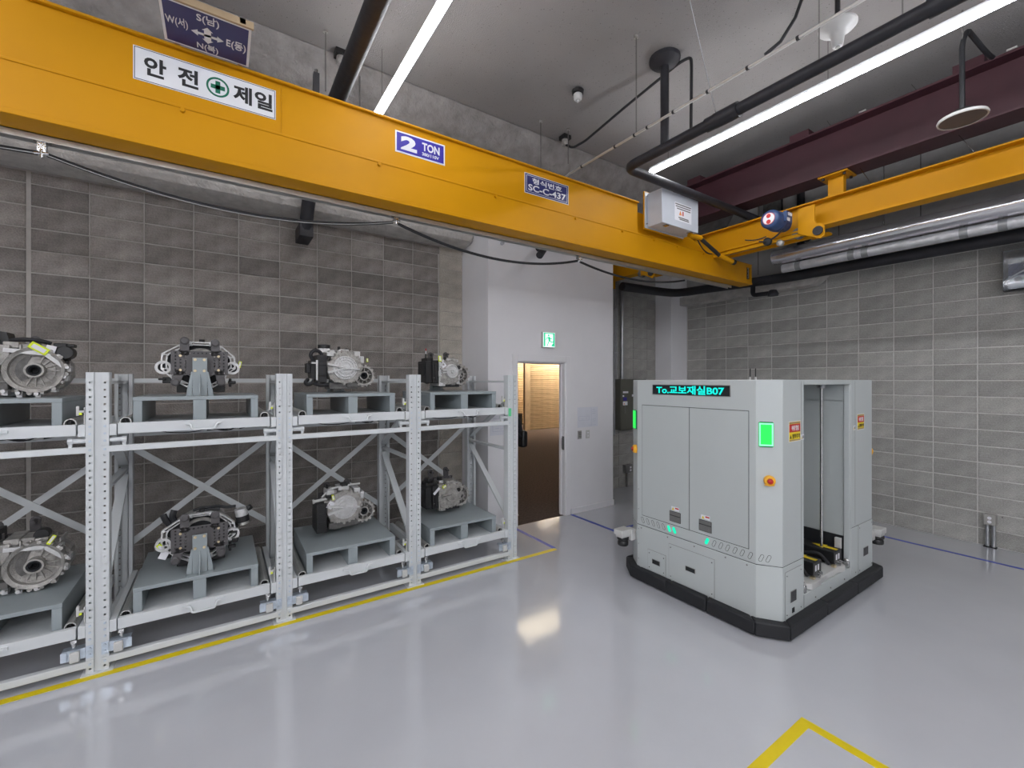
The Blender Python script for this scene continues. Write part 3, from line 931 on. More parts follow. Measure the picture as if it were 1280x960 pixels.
x, y, z = 5.08, .93, 4.15
t = tag(empty('disc_speaker', (x, y, z)), 'round hanging disc speaker with white rim in front of maroon beam', 'speaker')
MB().lathe([(0, 0), (.142, 0), (.142, .012), (0, .012)], axes((1, 0, 0), (0, 1, 0), (0, 0, 1), (x, y, z)), 40).build('grille', 'fawn_disc', t)
MB().lathe([(.142, -.004), (.152, -.004), (.155, .008), (.15, .02), (.142, .02)], axes((1, 0, 0), (0, 1, 0), (0, 0, 1), (x, y, z)), 40).build('rim', 'white_plastic', t)
MB().lathe([(.14, .012), (.09, .03), (.07, .07), (.03, .08), (.0, .08)], axes((1, 0, 0), (0, 1, 0), (0, 0, 1), (x, y, z)), 24).build('housing', 'black_plastic', t)
MB().tube(bend([(x, y, z + .07), (x - .01, y, z + .62), (x + .05, y - .02, z + .75), (x + .16, y - .03, z + .74), (x + .34, y - .08, z + .645), (x + .48, y - .1, z + .64)], .08, 4), .018, 8).build('cable', 'black_rubber', t)
MB().cyl((x, y, z + .6), (x, y, ZC), .006, 6).build('hanger_wire', 'steel', t)

# pipes along the right wall
t = tag(empty('clad_pipe', (7.05, 0, 3.74)), 'shiny metal clad pipe high along the right wall', 'pipe')
MB().cyl((7.05, -10.6, 3.875), (7.05, 3.33, 3.875), .11, 36).build('cladding', 'clad_pipe', t)
for y in (-1.2, .4, 2.0):
    MB().cyl((7.05, y, 3.95), (7.05, y, 5.05), .006, 6).build('hanger_rod', 'steel', t)
t = tag(empty('foil_pipe', (7.08, 0, 3.63)), 'crinkled silver foil wrapped pipe hung under the shiny clad pipe', 'pipe')
MB().cyl((7.08, -10.6, 3.69), (7.08, 3.22, 3.69), .062, 20).build('foil_wrap', 'foil', t)
for y in (3.0, 2.35, 2.2, 1.28, .98, -.3):
    MB().cyl((7.08, y - .035, 3.69), (7.08, y + .035, 3.69), .066, 20).build('foil_band', 'galvanised', t)
    MB().box(7.075, 7.085, y - .006, y + .006, 3.74, 3.768).build('strap', 'steel', t)
t = tag(empty('wall_pipe', (7.3, 0, 3.56)), 'long black pipe below the foil pipe reaching the far corner', 'pipe')
MB().tube(bend([(7.32, -10.6, 3.60), (7.32, 3.2, 3.60), (7.05, 5.05, 3.62), (6.6, 5.14, 3.62), (5.75, 5.2, 3.62)], .2, 5), .075, 16).build('pipe', 'black_pipe', t)
MB().tube(bend([(7.25, 3.75, 3.60), (7.18, 3.72, 3.38), (7.12, 3.40, 3.36)], .06, 4), .035, 10).build('branch_pipe', 'black_pipe', t)
MB().lathe([(0, 0), (.07, .0), (.08, .03), (.05, .09), (0, .09)], axes((1, 0, 0), (0, 1, 0), (0, 0, 1), (7.12, 3.38, 3.31)), 18).build('branch_cap', 'black_pipe', t)
t = tag(empty('vertical_black_pipe', (7.6, 3.2, 3.8)), 'black vertical pipe on the right wall behind the yellow runway', 'pipe')
MB().cyl((7.62, 3.2, 3.75), (7.62, 3.2, ZC), .055, 14).build('pipe', 'black_pipe', t)
MB().cyl((7.62, 3.2, 4.3), (7.62, 3.2, 4.34), .07, 14).build('collar', 'black_pipe', t)
t = tag(empty('wall_dark_box', (7.65, 3.62, 4.6)), 'plain dark box on the right wall beside the vertical black pipe', 'dark_box')
MB().box(7.60, XW - .005, 3.50, 3.74, 4.62, 5.04).build('dark_box', 'black_pipe', t, bevel=.005)  # plain dark box against the wall, with a dark collar
MB().box(7.585, 7.60, 3.48, 3.76, 4.60, 5.045).build('collar', 'cast_dark', t)

# elbow and rod on the vestibule wall
t = tag(empty('elbow_pipe', (3.65, 4.8, 3.7)), 'short black pipe elbow sticking out of the white vestibule wall', 'pipe')
MB().tube(bend([(3.74, 4.93, 3.88), (3.74, 4.74, 3.88), (3.52, 4.62, 3.66)], .12, 6), .048, 14).build('elbow', 'black_pipe', t)
MB().cyl((3.74, 4.905, 3.88), (3.74, 4.93, 3.88), .06, 16).build('collar', 'black_pipe', t)
t = tag(empty('stub_pipe', (3.1, 4.8, 3.75)), 'thin grey stub pipe on the white wall under the girder', 'pipe')
MB().cyl((3.22, 4.93, 3.92), (3.02, 4.76, 3.77), .016, 10).build('tube', 'galvanised', t)
MB().cyl((3.05, 4.785, 3.79), (3.01, 4.75, 3.765), .022, 10).build('end_cap', 'galvanised', t)
MB().cyl((3.20, 4.915, 3.905), (3.23, 4.935, 3.925), .03, 10).build('wall_flange', 'galvanised', t)
# ================================================================== STORAGE RACK
PX = (-1.84, -.705, .437, 1.572, 2.712)     # upright positions along the wall
YF, YR = 4.06, 5.10                        # front faces of front uprights, back faces of rear uprights
rk = tag(empty('storage_rack', (.437, 4.58, 0)), 'pale grey perforated steel rack with two tiers of sliding trays', 'rack')
R0 = WORLD[rk].copy()


def post_mesh():
    m = MB()
    H, hw = 2.05, .0575
    for s in (-1, 1):
        xa, xb = (s * hw, s * .018) if s < 0 else (.018, hw)
        xh = s * .037
        z = 0.0
        hs = []
        zz = .03
        while zz < H - .03:
            hs.append(zz)
            zz += .05
        prev = 0.0
        for zc in hs:
            m.add([(xa, 0, prev), (xb, 0, prev), (xb, 0, zc - .006), (xa, 0, zc - .006)], [(0, 1, 2, 3)])
            m.add([(xa, 0, zc - .006), (xh - .006, 0, zc - .006), (xh - .006, 0, zc + .006), (xa, 0, zc + .006)], [(0, 1, 2, 3)])
            m.add([(xh + .006, 0, zc - .006), (xb, 0, zc - .006), (xb, 0, zc + .006), (xh + .006, 0, zc + .006)], [(0, 1, 2, 3)])
            q = [(xh - .006, zc - .006), (xh + .006, zc - .006), (xh + .006, zc + .006), (xh - .006, zc + .006)]
            for i in range(4):
                a, b = q[i], q[(i + 1) % 4]
                m.add([(a[0], 0, a[1]), (b[0], 0, b[1]), (b[0], .004, b[1]), (a[0], .004, a[1])], [(0, 1, 2, 3)])
            prev = zc + .006
        m.add([(xa, 0, prev), (xb, 0, prev), (xb, 0, H), (xa, 0, H)], [(0, 1, 2, 3)])
        xo = s * hw
        m.box(xo - .002, xo + .002, 0.0, .085, 0, H)
        m.box(s * .0195 - .0018, s * .0195 + .0018, 0, .016, 0, H)
        m.box(s * hw, s * .035, .083, .086, 0, H)
    m.box(-.0195, .0195, .013, .016, 0, H)
    return m.mesh('upright_post')


pm = post_mesh()
pm.materials.append(MATS['rack_paint'])
for i, x in enumerate(PX):
    for (y, rz) in ((YF, 0), (YR, PI)):
        o = bpy.data.objects.new('upright_post', pm)
        o.parent = rk
        o.location = Vector((x, y, .006)) - R0
        o.rotation_euler = (0, 0, rz)
        COL.objects.link(o)
        yy0, yy1 = (y - .025, y + .11) if rz == 0 else (y - .11, y + .025)
        bp = MB().box(x - .082, x + .082, yy0, yy1, 0, .007).cyl((x, y + (.05 if rz == 0 else -.05), .007), (x, y + (.05 if rz == 0 else -.05), .03), .012, 8).build('base_plate', 'rack_paint', rk)
    # frame between front and rear upright
    yf, yr = YF + .05, YR - .05
    for z in (1.985, 1.22, .18):
        MB().box(x - .028, x + .028, yf, yr, z - .012, z + .012).build('frame_tie', 'rack_paint', rk, bevel=.002)
    for (ya, za, yb, zb) in ((yf, .42, yr, 1.17), (yr, 1.27, yf, 1.80)):
        a, b = Vector((x, ya, za)), Vector((x, yb, zb))
        d = (b - a)
        L = d.length
        M = axes(d.normalized(), Vector((1, 0, 0)), d.normalized().cross(Vector((1, 0, 0))), a)
        MB().box(0, L, -.032, .032, -.012, .012, M).build('frame_brace', 'rack_paint', rk)

beam = MB()
for i in range(4):
    xa, xb = PX[i] - .04, PX[i + 1] + .04
    for z0, z1 in ((1.505, 1.547), (.048, .094)):
        MB().box(PX[i] + .05, PX[i + 1] - .05, YF - .003, YF + .04, z0, z1).build('front_beam', 'rack_paint', rk, bevel=.004)
        MB().box(PX[i] + .05, PX[i + 1] - .05, YR - .045, YR - .005, z0, z1).build('rear_beam', 'rack_paint', rk)
    MB().box(PX[i] + .05, PX[i + 1] - .05, YR - .03, YR - .008, 1.978, 2.018).build('top_rail', 'rack_paint', rk, bevel=.002)
    # back cross of flat bars
    for j, (za, zb) in enumerate(((1.42, .55), (.55, 1.42))):
        a = Vector((PX[i] + .03, YR - .012 + .012 * j, za)); b = Vector((PX[i + 1] - .03, YR - .012 + .012 * j, zb))
        d = b - a
        M = axes(d.normalized(), d.normalized().cross(Vector((0, 1, 0))), Vector((0, 1, 0)), a)
        MB().box(0, d.length, -.026, .026, -.003, .003, M).build('cross_brace', 'rack_paint', rk)

# plates that bolt beams and slides on the uprights
for i, x in enumerate(PX):
    for s in (-1, 1):
        if (i == 0 and s < 0): continue
        bolts = MB()
        for z0, z1, bz in ((1.503, 1.549, (1.526,)), (1.555, 1.712, (1.585, 1.635, 1.685)), (.046, .096, (.07,)), (.215, .352, (.24, .285, .33))):
            MB().box(x + s * .019, x + s * .0585, YF - .004, YF - .0005, z0, z1).build('end_plate', 'rack_paint', rk)
            for z in bz:
                bolts.cyl((x + s * .038, YF - .008, z), (x + s * .038, YF - .003, z), .008, 8)
        stuff(bolts.build('bolt_heads', 'zinc', rk))
        if i == 4 and s > 0: continue
        for z0, z1 in ((1.618, 1.698), (.255, .338)):
            sr = MB().box(x + s * .06, x + s * .098, YF - .002, YF + .95, z0, z1).build('slide_rail', 'rack_paint', rk, bevel=.003)
        rl = MB().cyl((x + s * .06, YF + .02, 1.588), (x + s * .125, YF + .02, 1.588), .016, 12).cyl((x + s * .125, YF + .02, 1.588), (x + s * .15, YF + .02, 1.588), .021, 8)
        rl.box(x + s * .128, x + s * .146, YF + .01, YF + .03, 1.54, 1.575)
        rl.build('roller_stop', 'rack_paint', rk)
        MB().cyl((x + s * .12, YF + .02, .20), (x + s * .12, YF + .02, .255), .012, 10).box(x + s * .105, x + s * .135, YF + .005, YF + .035, .232, .252).build('stop_bolt', 'steel', rk)
        lt = MB().box(x + s * .06, x + s * .175, YF - .006, YF + .0, .125, .195).box(x + s * .06, x + s * .175, YF - .006, YF + .05, .192, .196).box(x + s * .15, x + s * .18, YF - .012, YF - .006, .13, .19).box(x + s * .02, x + s * .058, YF - .0055, YF - .0045, .115, .20)
        lt = lt.build('latch_bracket', 'zinc', rk)
        MB().box(x + s * .085, x + s * .135, YF - .030, YF - .006, .118, .186).build('latch_cover', 'white_plastic', lt, bevel=.006)
        bb = MB()
        for z in (.135, .178):
            bb.cyl((x + s * .038, YF - .011, z), (x + s * .038, YF - .005, z), .009, 8)
        bb.build('bolt', 'zinc', lt)
    if 0 < i < 5:
        for z in (.34, 1.70):
            MB().box(x - .074, x - .068, YF + .03, YF + .06, z - .03, z + .115).box(x - .105, x - .07, YF + .03, YF + .05, z + .08, z + .095).box(x - .112, x - .098, YF + .028, YF + .052, z + .06, z + .125).build('lock_pin', 'white_plastic', rk)
            MB().box(x - .098, x - .084, YF + .027, YF + .05, z + .065, z + .08).build('lock_pad', 'tag_yellow', rk)
MB().box(PX[4] - .057, PX[4] - .02, YF - .0085, YF - .0075, 1.60, 1.69).build('green_glow_patch', 'green_glow_paint', rk)  # green lamp's glow on the post, painted as a flat green patch

# sliding trays
for i in range(4):
    xa, xb = PX[i] + .105, PX[i + 1] - .107
    xc = (xa + xb) / 2
    for zt, pan in ((.339, .318), (1.702, 1.692)):
        tr = MB().box(xa, xb, YF - .006, YF + .028, zt - .075, zt).box(xa, xb, YF + .0285, YF + .93, pan - .012, pan).box(xa, xa + .003, YF + .0285, YF + .93, zt - .07, pan + .012).box(xb - .003, xb, YF + .0285, YF + .93, zt - .07, pan + .012)
        tr = tr.build('tray', 'rack_paint', rk, bevel=.003)
        hx = xc + .02
        hd = MB().tube(bend([(hx - .12, YF - .012, zt - .028), (hx - .075, YF - .022, zt - .03), (hx - .066, YF - .045, zt - .066), (hx + .076, YF - .045, zt - .066), (hx + .085, YF - .022, zt - .03), (hx + .13, YF - .012, zt - .028)], .015, 3), .008, 8)
        hd.box(hx - .125, hx - .078, YF - .022, YF - .006, zt - .036, zt - .018).box(hx + .088, hx + .135, YF - .022, YF - .006, zt - .036, zt - .018)
        hd.build('handle', 'rack_paint', tr)
        for xg in (xa + .035, xb - .035):
            out = [(-.032, 0), (-.032, .012)] + [(-.032 * math.cos(t), .018 + .032 * math.sin(t)) for t in (0, .5, 1.0, 1.57, 2.1, 2.6, 3.14)] + [(.032, 0)]
            inn = [(p[0] * .80, .004 + p[1] * .80) for p in out]
            gr = MB().ring(out, inn, -(YF + .90), -(YF + .035), axes((1, 0, 0), (0, 0, 1), (0, -1, 0), (xg, 0, pan)))
            gr.build('guide_rail', 'aluminium', tr, sharp=25)
            MB().box(xg - .024, xg + .024, YF + .07, YF + .08, pan + .002, pan + .04).box(xg - .004, xg + .004, YF + .04, YF + .07, pan + .005, pan + .03).build('rail_core', 'black_plastic', tr)
        if zt > 1:
            w = MB()
            w.tube(sag((xa + .05, YF + .35, 1.66), (xb - .3, YF + .25, 1.655), .075, 12), .004, 6)
            w.tube(sag((xc + .0, YF + .15, 1.655), (xb - .05, YF + .3, 1.655), .06, 12), .007, 6)
            w.tube(sag((xc + .06, YF + .18, 1.64), (xb - .18, YF + .2, 1.65), .05, 10), .006, 6)
            w.cyl((xc + .04, YF + .15, 1.612), (xc + .10, YF + .15, 1.618), .011, 8)
            w.build('tray_cable', 'black_rubber', tr)
            MB().box(xc + .18, xc + .26, YF + .19, YF + .21, 1.594, 1.606).build('cable_plug', 'white_plastic', tr)

# ================================================================== PALLETS
TRAY = ((.318, 'lower'), (1.692, 'upper'))
PW, PD, PH = .78, .80, .188


def perforated_plate(w, h, y0, y1):
    xs = [-.155, -.124, -.093, -.0665, -.04, -.0133, .0133, .04, .0665, .093, .124, .155]
    zs = [-.078, -.052, -.026, 0, .026, .052, .078]
    s = .0055
    ex = [-w / 2]
    for x in xs: ex += [x - s, x + s]
    ex.append(w / 2)
    ez = [-h / 2]
    for z in zs: ez += [z - s, z + s]
    ez.append(h / 2)
    m = MB()
    for i in range(len(ex) - 1):
        for j in range(len(ez) - 1):
            a, b, c, d = ex[i], ex[i + 1], ez[j], ez[j + 1]
            hole = i % 2 == 1 and j % 2 == 1 and (abs(xs[i // 2]) > .09 or j // 2 == 6)
            if hole:
                for (p, q) in (((a, c), (b, c)), ((b, c), (b, d)), ((b, d), (a, d)), ((a, d), (a, c))):
                    m.add([(p[0], y0, p[1]), (q[0], y0, q[1]), (q[0], y1, q[1]), (p[0], y1, p[1])], [(0, 1, 2, 3)])
            else:
                m.add([(a, y0, c), (b, y0, c), (b, y0, d), (a, y0, d)], [(0, 1, 2, 3)])
                m.add([(a, y1, c), (b, y1, c), (b, y1, d), (a, y1, d)], [(3, 2, 1, 0)])
    for (a, b, c, d) in ((-w / 2, -w / 2, -h / 2, h / 2), (w / 2, w / 2, -h / 2, h / 2)):
        m.add([(a, y0, c), (a, y1, c), (a, y1, d), (a, y0, d)], [(0, 1, 2, 3)])
    for z in (-h / 2, h / 2):
        m.add([(-w / 2, y0, z), (w / 2, y0, z), (w / 2, y1, z), (-w / 2, y1, z)], [(0, 1, 2, 3)])
    return m


def pallet_first():
    """local: x centred, y from the post side (0) to the other end, z up from the tray"""
    r = empty('pallet', (0, 0, 0))
    MB().box(-PW / 2, PW / 2, 0, PD, PH - .028, PH).build('deck', 'pallet_paint', r, True, bevel=.003)
    for x0, x1 in ((-.388, -.338), (-.04, .042), (.338, .388)):
        MB().box(x0, x1, .002, PD - .002, 0, PH - .0285).build('side_panel', 'pallet_paint', r, True, bevel=.003)
    mp = MB().box(-.047, .047, .06, .072, PH, .485).box(-.04, .04, .072, .115, PH, .44)
    for s in (-1, 1):
        mp.prism([(s * .05, PH), (s * .085, PH), (s * .083, PH + .04), (s * .055, .375), (s * .045, .375)], -.078, -.066, axes((1, 0, 0), (0, 0, 1), (0, -1, 0), (0, 0, 0)))
        mp.box(s * .085 - .004, s * .085 + .004, .035, .12, PH, PH + .01)
    mp.prism([(0, PH), (-.058, PH), (-.058, PH + .03), (-.0, .36)], -.004, .004, axes((0, 1, 0), (0, 0, 1), (1, 0, 0), (0, .06, 0)))
    mp = mp.build('mount_post', 'pallet_paint', r, True, bevel=.002)
    bo = MB()
    for x in (-.03, .028):
        for z in (.468, .382):
            bo.cyl((x, .05, z), (x, .061, z), .0105, 8).cyl((x, .046, z), (x, .051, z), .006, 8)
    bo.build('bolt', 'brass_bolt', mp, True)
    zp = .444
    pp = perforated_plate(.366, .188, .116, .126)
    pp.M = None
    pp.v = [Vector((v.x, v.y, v.z + zp)) for v in pp.v]
    pp = pp.build('mount_plate', 'perforated', r, True)
    for (x, z, bx, bz) in ((-.098, .172, -.10, .06), (.098, .163, .10, .06), (-.155, -.15, -.125, -.06), (.137, -.15, .125, -.06)):
        d = Vector((x - bx, 0, z - bz)); L = d.length; d.normalize()
        M = axes(d, Vector((0, -1, 0)), d.cross(Vector((0, -1, 0))), (bx, .122, zp + bz))
        ar = MB().box(0, L, -.012, .006, -.029, .029, M)
        ar.lathe([(0, 0), (.03, 0), (.03, .012), (.02, .02), (0, .02)], axes((1, 0, 0), (0, 0, 1), (0, -1, 0), (x, .122, zp + z)), 20)
        ar.cyl((x, .128, zp + z), (x, .19, zp + z), .014, 10)
        ar = ar.build('clamp_arm', 'perforated', r, True)
    bo = MB()
    for x in (-.124, .120):
        for z in (.055, -.055):
            bo.cyl((x, .104, zp + z), (x, .117, zp + z), .0095, 8)
    bo.build('plate_bolt', 'brass_bolt', r, True)
    return r


def copy_tree(o, parent=None):
    c = o.copy()
    COL.objects.link(c)
    if parent is not None:
        c.parent = parent
    for ch in list(o.children):
        copy_tree(ch, c)
    return c


BAYC = [(PX[i] + PX[i + 1]) / 2 for i in range(4)]
PLAB = {(0, 0): 'blue-grey steel pallet cut by the left photo edge on the lower tier', (0, 1): 'blue-grey steel pallet cut by the left photo edge on the upper tier',
        (1, 0): 'blue-grey steel pallet on lower tier with its mounting post in front', (1, 1): 'blue-grey steel pallet on upper tier with its mounting post in front',
        (2, 0): 'blue-grey steel pallet on lower tier in the bay next to the end bay', (2, 1): 'blue-grey steel pallet on upper tier in the bay next to the end bay',
        (3, 0): 'blue-grey steel pallet on lower tier in the rack end bay by the doorway', (3, 1): 'blue-grey steel pallet on upper tier in the rack end bay by the doorway'}
proto = pallet_first()
used = False
for b in range(4):
    for lv in (0, 1):
        o = proto if not used else copy_tree(proto)
        used = True
        x = BAYC[b] - .004
        z = TRAY[lv][0]
        if b == 1:
            o.location = (x, YF + .045, z); o.rotation_euler = (0, 0, 0)
        else:
            o.location = (x, YF + .045 + PD, z); o.rotation_euler = (0, 0, PI)
        tag(o, PLAB[(b, lv)], 'pallet', 'pallets on the rack trays')

# ================================================================== GEARBOXES
VW = axes((1, 0, 0), (0, 0, 1), (0, -1, 0), (0, 0, 0))      # local x right, y up, z towards the aisle


def outline(cx, cz, r, n, seed, amp=.06, flat=None):
    rg = random.Random(seed)
    pts = []
    for i in range(n):
        t = 2 * PI * i / n
        q = r * (1 + amp * math.sin(3 * t + seed) * .5 + rg.uniform(-amp, amp) * .6)
        pts.append((cx + q * math.cos(t), cz + q * math.sin(t)))
    return pts


def bar(m, p, q, w, h0, h1, w1=None):
    """flat bar between two points in the view plane"""
    p, q = Vector((p[0], p[1])), Vector((q[0], q[1]))
    d = (q - p)
    n = Vector((-d.y, d.x)).normalized()
    w1 = w if w1 is None else w1
    m.prism([tuple(p + n * w), tuple(p - n * w), tuple(q - n * w1), tuple(q + n * w1)], h0, h1)


def disc(m, cx, cz, prof, n=24):
    m.lathe(prof, Matrix.Translation((cx, cz, 0)), n)


def gear_root(name, label, x, y, z):
    r = empty(name, (x, y, z))
    tag(r, label, 'gearbox', 'gearboxes on the rack pallets')
    return r


def bell(r, bx, bz, br, h, n_rib, seed, m='cast_aluminium', hub=None, span=None, low=False):
    b = MB(VW)
    hb = hub or .30 * br + .006
    disc(b, bx, bz, [(hb, h - .05), (hb, h + .012), (hb * 1.28, h + .012), (hb * 1.34, h - .05), (br * .60, h - (.055 if low else .062)), (br * .80, h - (.03 if low else .045)), (br * .83, h + (-.004 if low else .008)), (br * .97, h + .01), (br, h), (br * 1.0, h - .05), (br * .8, h - .12)], 32)
    for k in range(n_rib):
        t = 2 * PI * (k + .3) / n_rib if span is None else span[0] + (span[1] - span[0]) * k / (n_rib - 1)
        bar(b, (bx + hb * 1.3 * math.cos(t), bz + hb * 1.3 * math.sin(t)), (bx + br * .85 * math.cos(t), bz + br * .85 * math.sin(t)), .0034, h - .06, h - (.036 if low else .012))
    for k in range(11):
        t = -2.1 + 3.9 * k / 10
        x, z = bx + br * 1.02 * math.cos(t), bz + br * 1.02 * math.sin(t)
        b.cyl((x, z, h - .045), (x, z, h + .006), .0105 + .02 * br * (k % 2), 8)
    b.build('bell_housing', m, r, True, sharp=28)
    s = MB(VW)
    disc(s, bx, bz, [(hb * .45, h - .03), (hb * .5, h + .004), (hb * .62, h - .004), (hb * .8, h + .006), (hb * .99, h + .006), (hb * .99, h - .04)], 24)
    disc(s, bx, bz, [(0, h - .045), (hb, h - .045)], 20)
    s.build('shaft_seal', 'black_rubber', r, True)


def tags(r, x, z, h, rot=0.0, w=.055, hgt=.04, paper=(0, 0), tilt=.4):
    M = VW @ Matrix.Translation((x, z, h)) @ Matrix.Rotation(rot, 4, 'Z') @ Matrix.Rotation(tilt, 4, 'Y')
    t = MB(M).box(-w / 2, w / 2, -hgt / 2, hgt / 2, 0, .012).build('tag', 'tag_yellow', r, True, bevel=.003)
    MB(M).box(-w * .36, w * .36, -hgt * .28, hgt * .28, .012, .0128).build('tag_label', 'paper', t, True)
    if paper != (0, 0):
        M2 = VW @ Matrix.Translation((x + paper[0], z + paper[1], h - .006)) @ Matrix.Rotation(rot * .4, 4, 'Z')
        MB(M2).box(-.026, .026, -.034, .034, 0, .0012).build('paper_label', 'paper', r, True)


def gear_cover(r, R, seed, rings, bright='cast_bright', ribs=(), nboss=15, depth=.27, plate=None):
    hsg = MB(VW)
    if plate:
        hsg.prism(plate, -.02, .006)
        n = len(plate)
        for i in range(n):
            for t in (0, .5):
                x = (plate[i][0] * (1 - t) + plate[(i + 1) % n][0] * t) * .97
                z = (plate[i][1] * (1 - t) + plate[(i + 1) % n][1] * t) * .97
                hsg.cyl((x, z, -.03), (x, z, .012), .0095, 8)
                hsg.cyl((x, z, .012), (x, z, .019), .006, 6)
                hsg.box(x - .006, x + .006, z - .012, z + .012, -.06, -.02)
    hsg.prism(outline(0, 0, R * 1.02, 30, seed, .05), -.06, -.0)
    hsg.prism(outline(.0, 0, R * .93, 24, seed + 3, .08), -.16, -.06)
    hsg.prism(outline(.0, .0, R * 1.0, 24, seed + 5, .06), -depth, -.16)
    rg = random.Random(seed)
    for k in range(nboss):
        t = 2 * PI * (k + rg.uniform(-.2, .2)) / nboss
        q = R * (1.03 + rg.uniform(-.02, .03))
        x, z = q * math.cos(t), q * math.sin(t)
        hsg.cyl((x, z, -.05), (x, z, .010), .0125, 8)
        hsg.cyl((x, z, .010), (x, z, .018), .007, 6)
        if k % 2:
            bar(hsg, (x * .98, z * .98), (x * 1.10, z * 1.10), .006, -.2, -.03)
    for k in range(16):
        t = rg.uniform(0, PI) if k < 12 else rg.uniform(0, 2 * PI)
        q = R * rg.uniform(.98, 1.18)
        x, z = q * math.cos(t), q * math.sin(t)
        s = rg.uniform(.012, .03)
        hsg.box(x - s, x + s, z - s * .7, z + s * .7, -rg.uniform(.1, .2), -rg.uniform(.015, .06))
    hsg.build('housing', 'cast_aluminium', r, True, sharp=28)
    cv = MB(VW)
    disc(cv, 0, 0, rings, 36)
    for (p, q, w, w1) in ribs:
        bar(cv, p, q, w, .004, .042, w1)
    for k in range(18):
        t = 2 * PI * k / 18
        bar(cv, (R * .30 * math.cos(t), R * .30 * math.sin(t)), (rings[-1][0] * .98 * math.cos(t), rings[-1][0] * .98 * math.sin(t)), .0022, .004, .024)
    cv.build('front_cover', bright, r, True, sharp=28)
    # black layer behind the cover, painting the shade of the crevice
    MB(VW).prism(outline(0, 0, R * 1.035, 30, seed + 1, .03), -.068, -.058).build('crevice_shade', 'black_rubber', r, True)


def cluster(r, name, boxes, m='black_plastic', bevel=.006):
    if name in ('connector', 'sensor', 'side_casting', 'top_casting', 'hose_block', 'unit_bracket'):
        for (x0, x1, z0, z1, h0, h1) in boxes:
            o = MB(VW).box(x0, x1, z0, z1, h0, h1).build(name, m, r, True, bevel=bevel)
        return o
    b = MB(VW)
    for (x0, x1, z0, z1, h0, h1) in boxes:
        b.box(x0, x1, z0, z1, h0, h1)
    return b.build(name, m, r, True, bevel=bevel)


def hoses(r, paths, rad, name='hose', m='black_rubber'):
    for p in paths:
        o = MB(VW).tube(bend(p, .03, 4), rad, 8).build(name, m, r, True)
    return o


RING_C = [(0, .04), (.014, .04), (.016, .03), (.028, .03), (.03, .022), (.062, .022), (.065, .030), (.074, .030), (.077, .018), (.094, .018), (.097, .027), (.106, .027), (.109, .014), (.128, .014), (.131, .022), (.14, .022), (.143, .006), (.162, 0)]
RING_C2 = [(0, .044), (.014, .044), (.016, .032), (.026, .032), (.028, .020), (.050, .020), (.052, .028), (.060, .028), (.063, .014), (.076, .014), (.079, .023), (.086, .023), (.089, .010), (.102, .010), (.105, .018), (.112, .018), (.115, .004)]
PLATE_C = [(-.152, .049), (-.08, .116), (-.024, .134), (.05, .131), (.128, .116), (.152, .055), (.15, -.03), (.122, -.104), (.085, -.134), (-.012, -.143), (-.098, -.134), (-.134, -.104), (-.158, -.043)]
PLATE_D = [(-.125, .10), (-.06, .115), (.02, .118), (.065, .10), (.082, .055), (.09, -.03), (.07, -.115), (.0, -.142), (-.1, -.142), (-.132, -.115)]
RING_D = [(0, .03), (.012, .045), (.02, .045), (.022, .026), (.062, .022), (.065, .034), (.072, .034), (.075, .018), (.078, .018), (.08, .004)]


def at_bay(b, lv, dy=.32):
    return (BAYC[b] - .004, YF + .045 + dy, TRAY[lv][0])


def shift(r, dz):
    """lift the parts so the root stays at the tray level below the gearbox"""
    for c in r.children:
        c.location.z += dz


ZP = .444


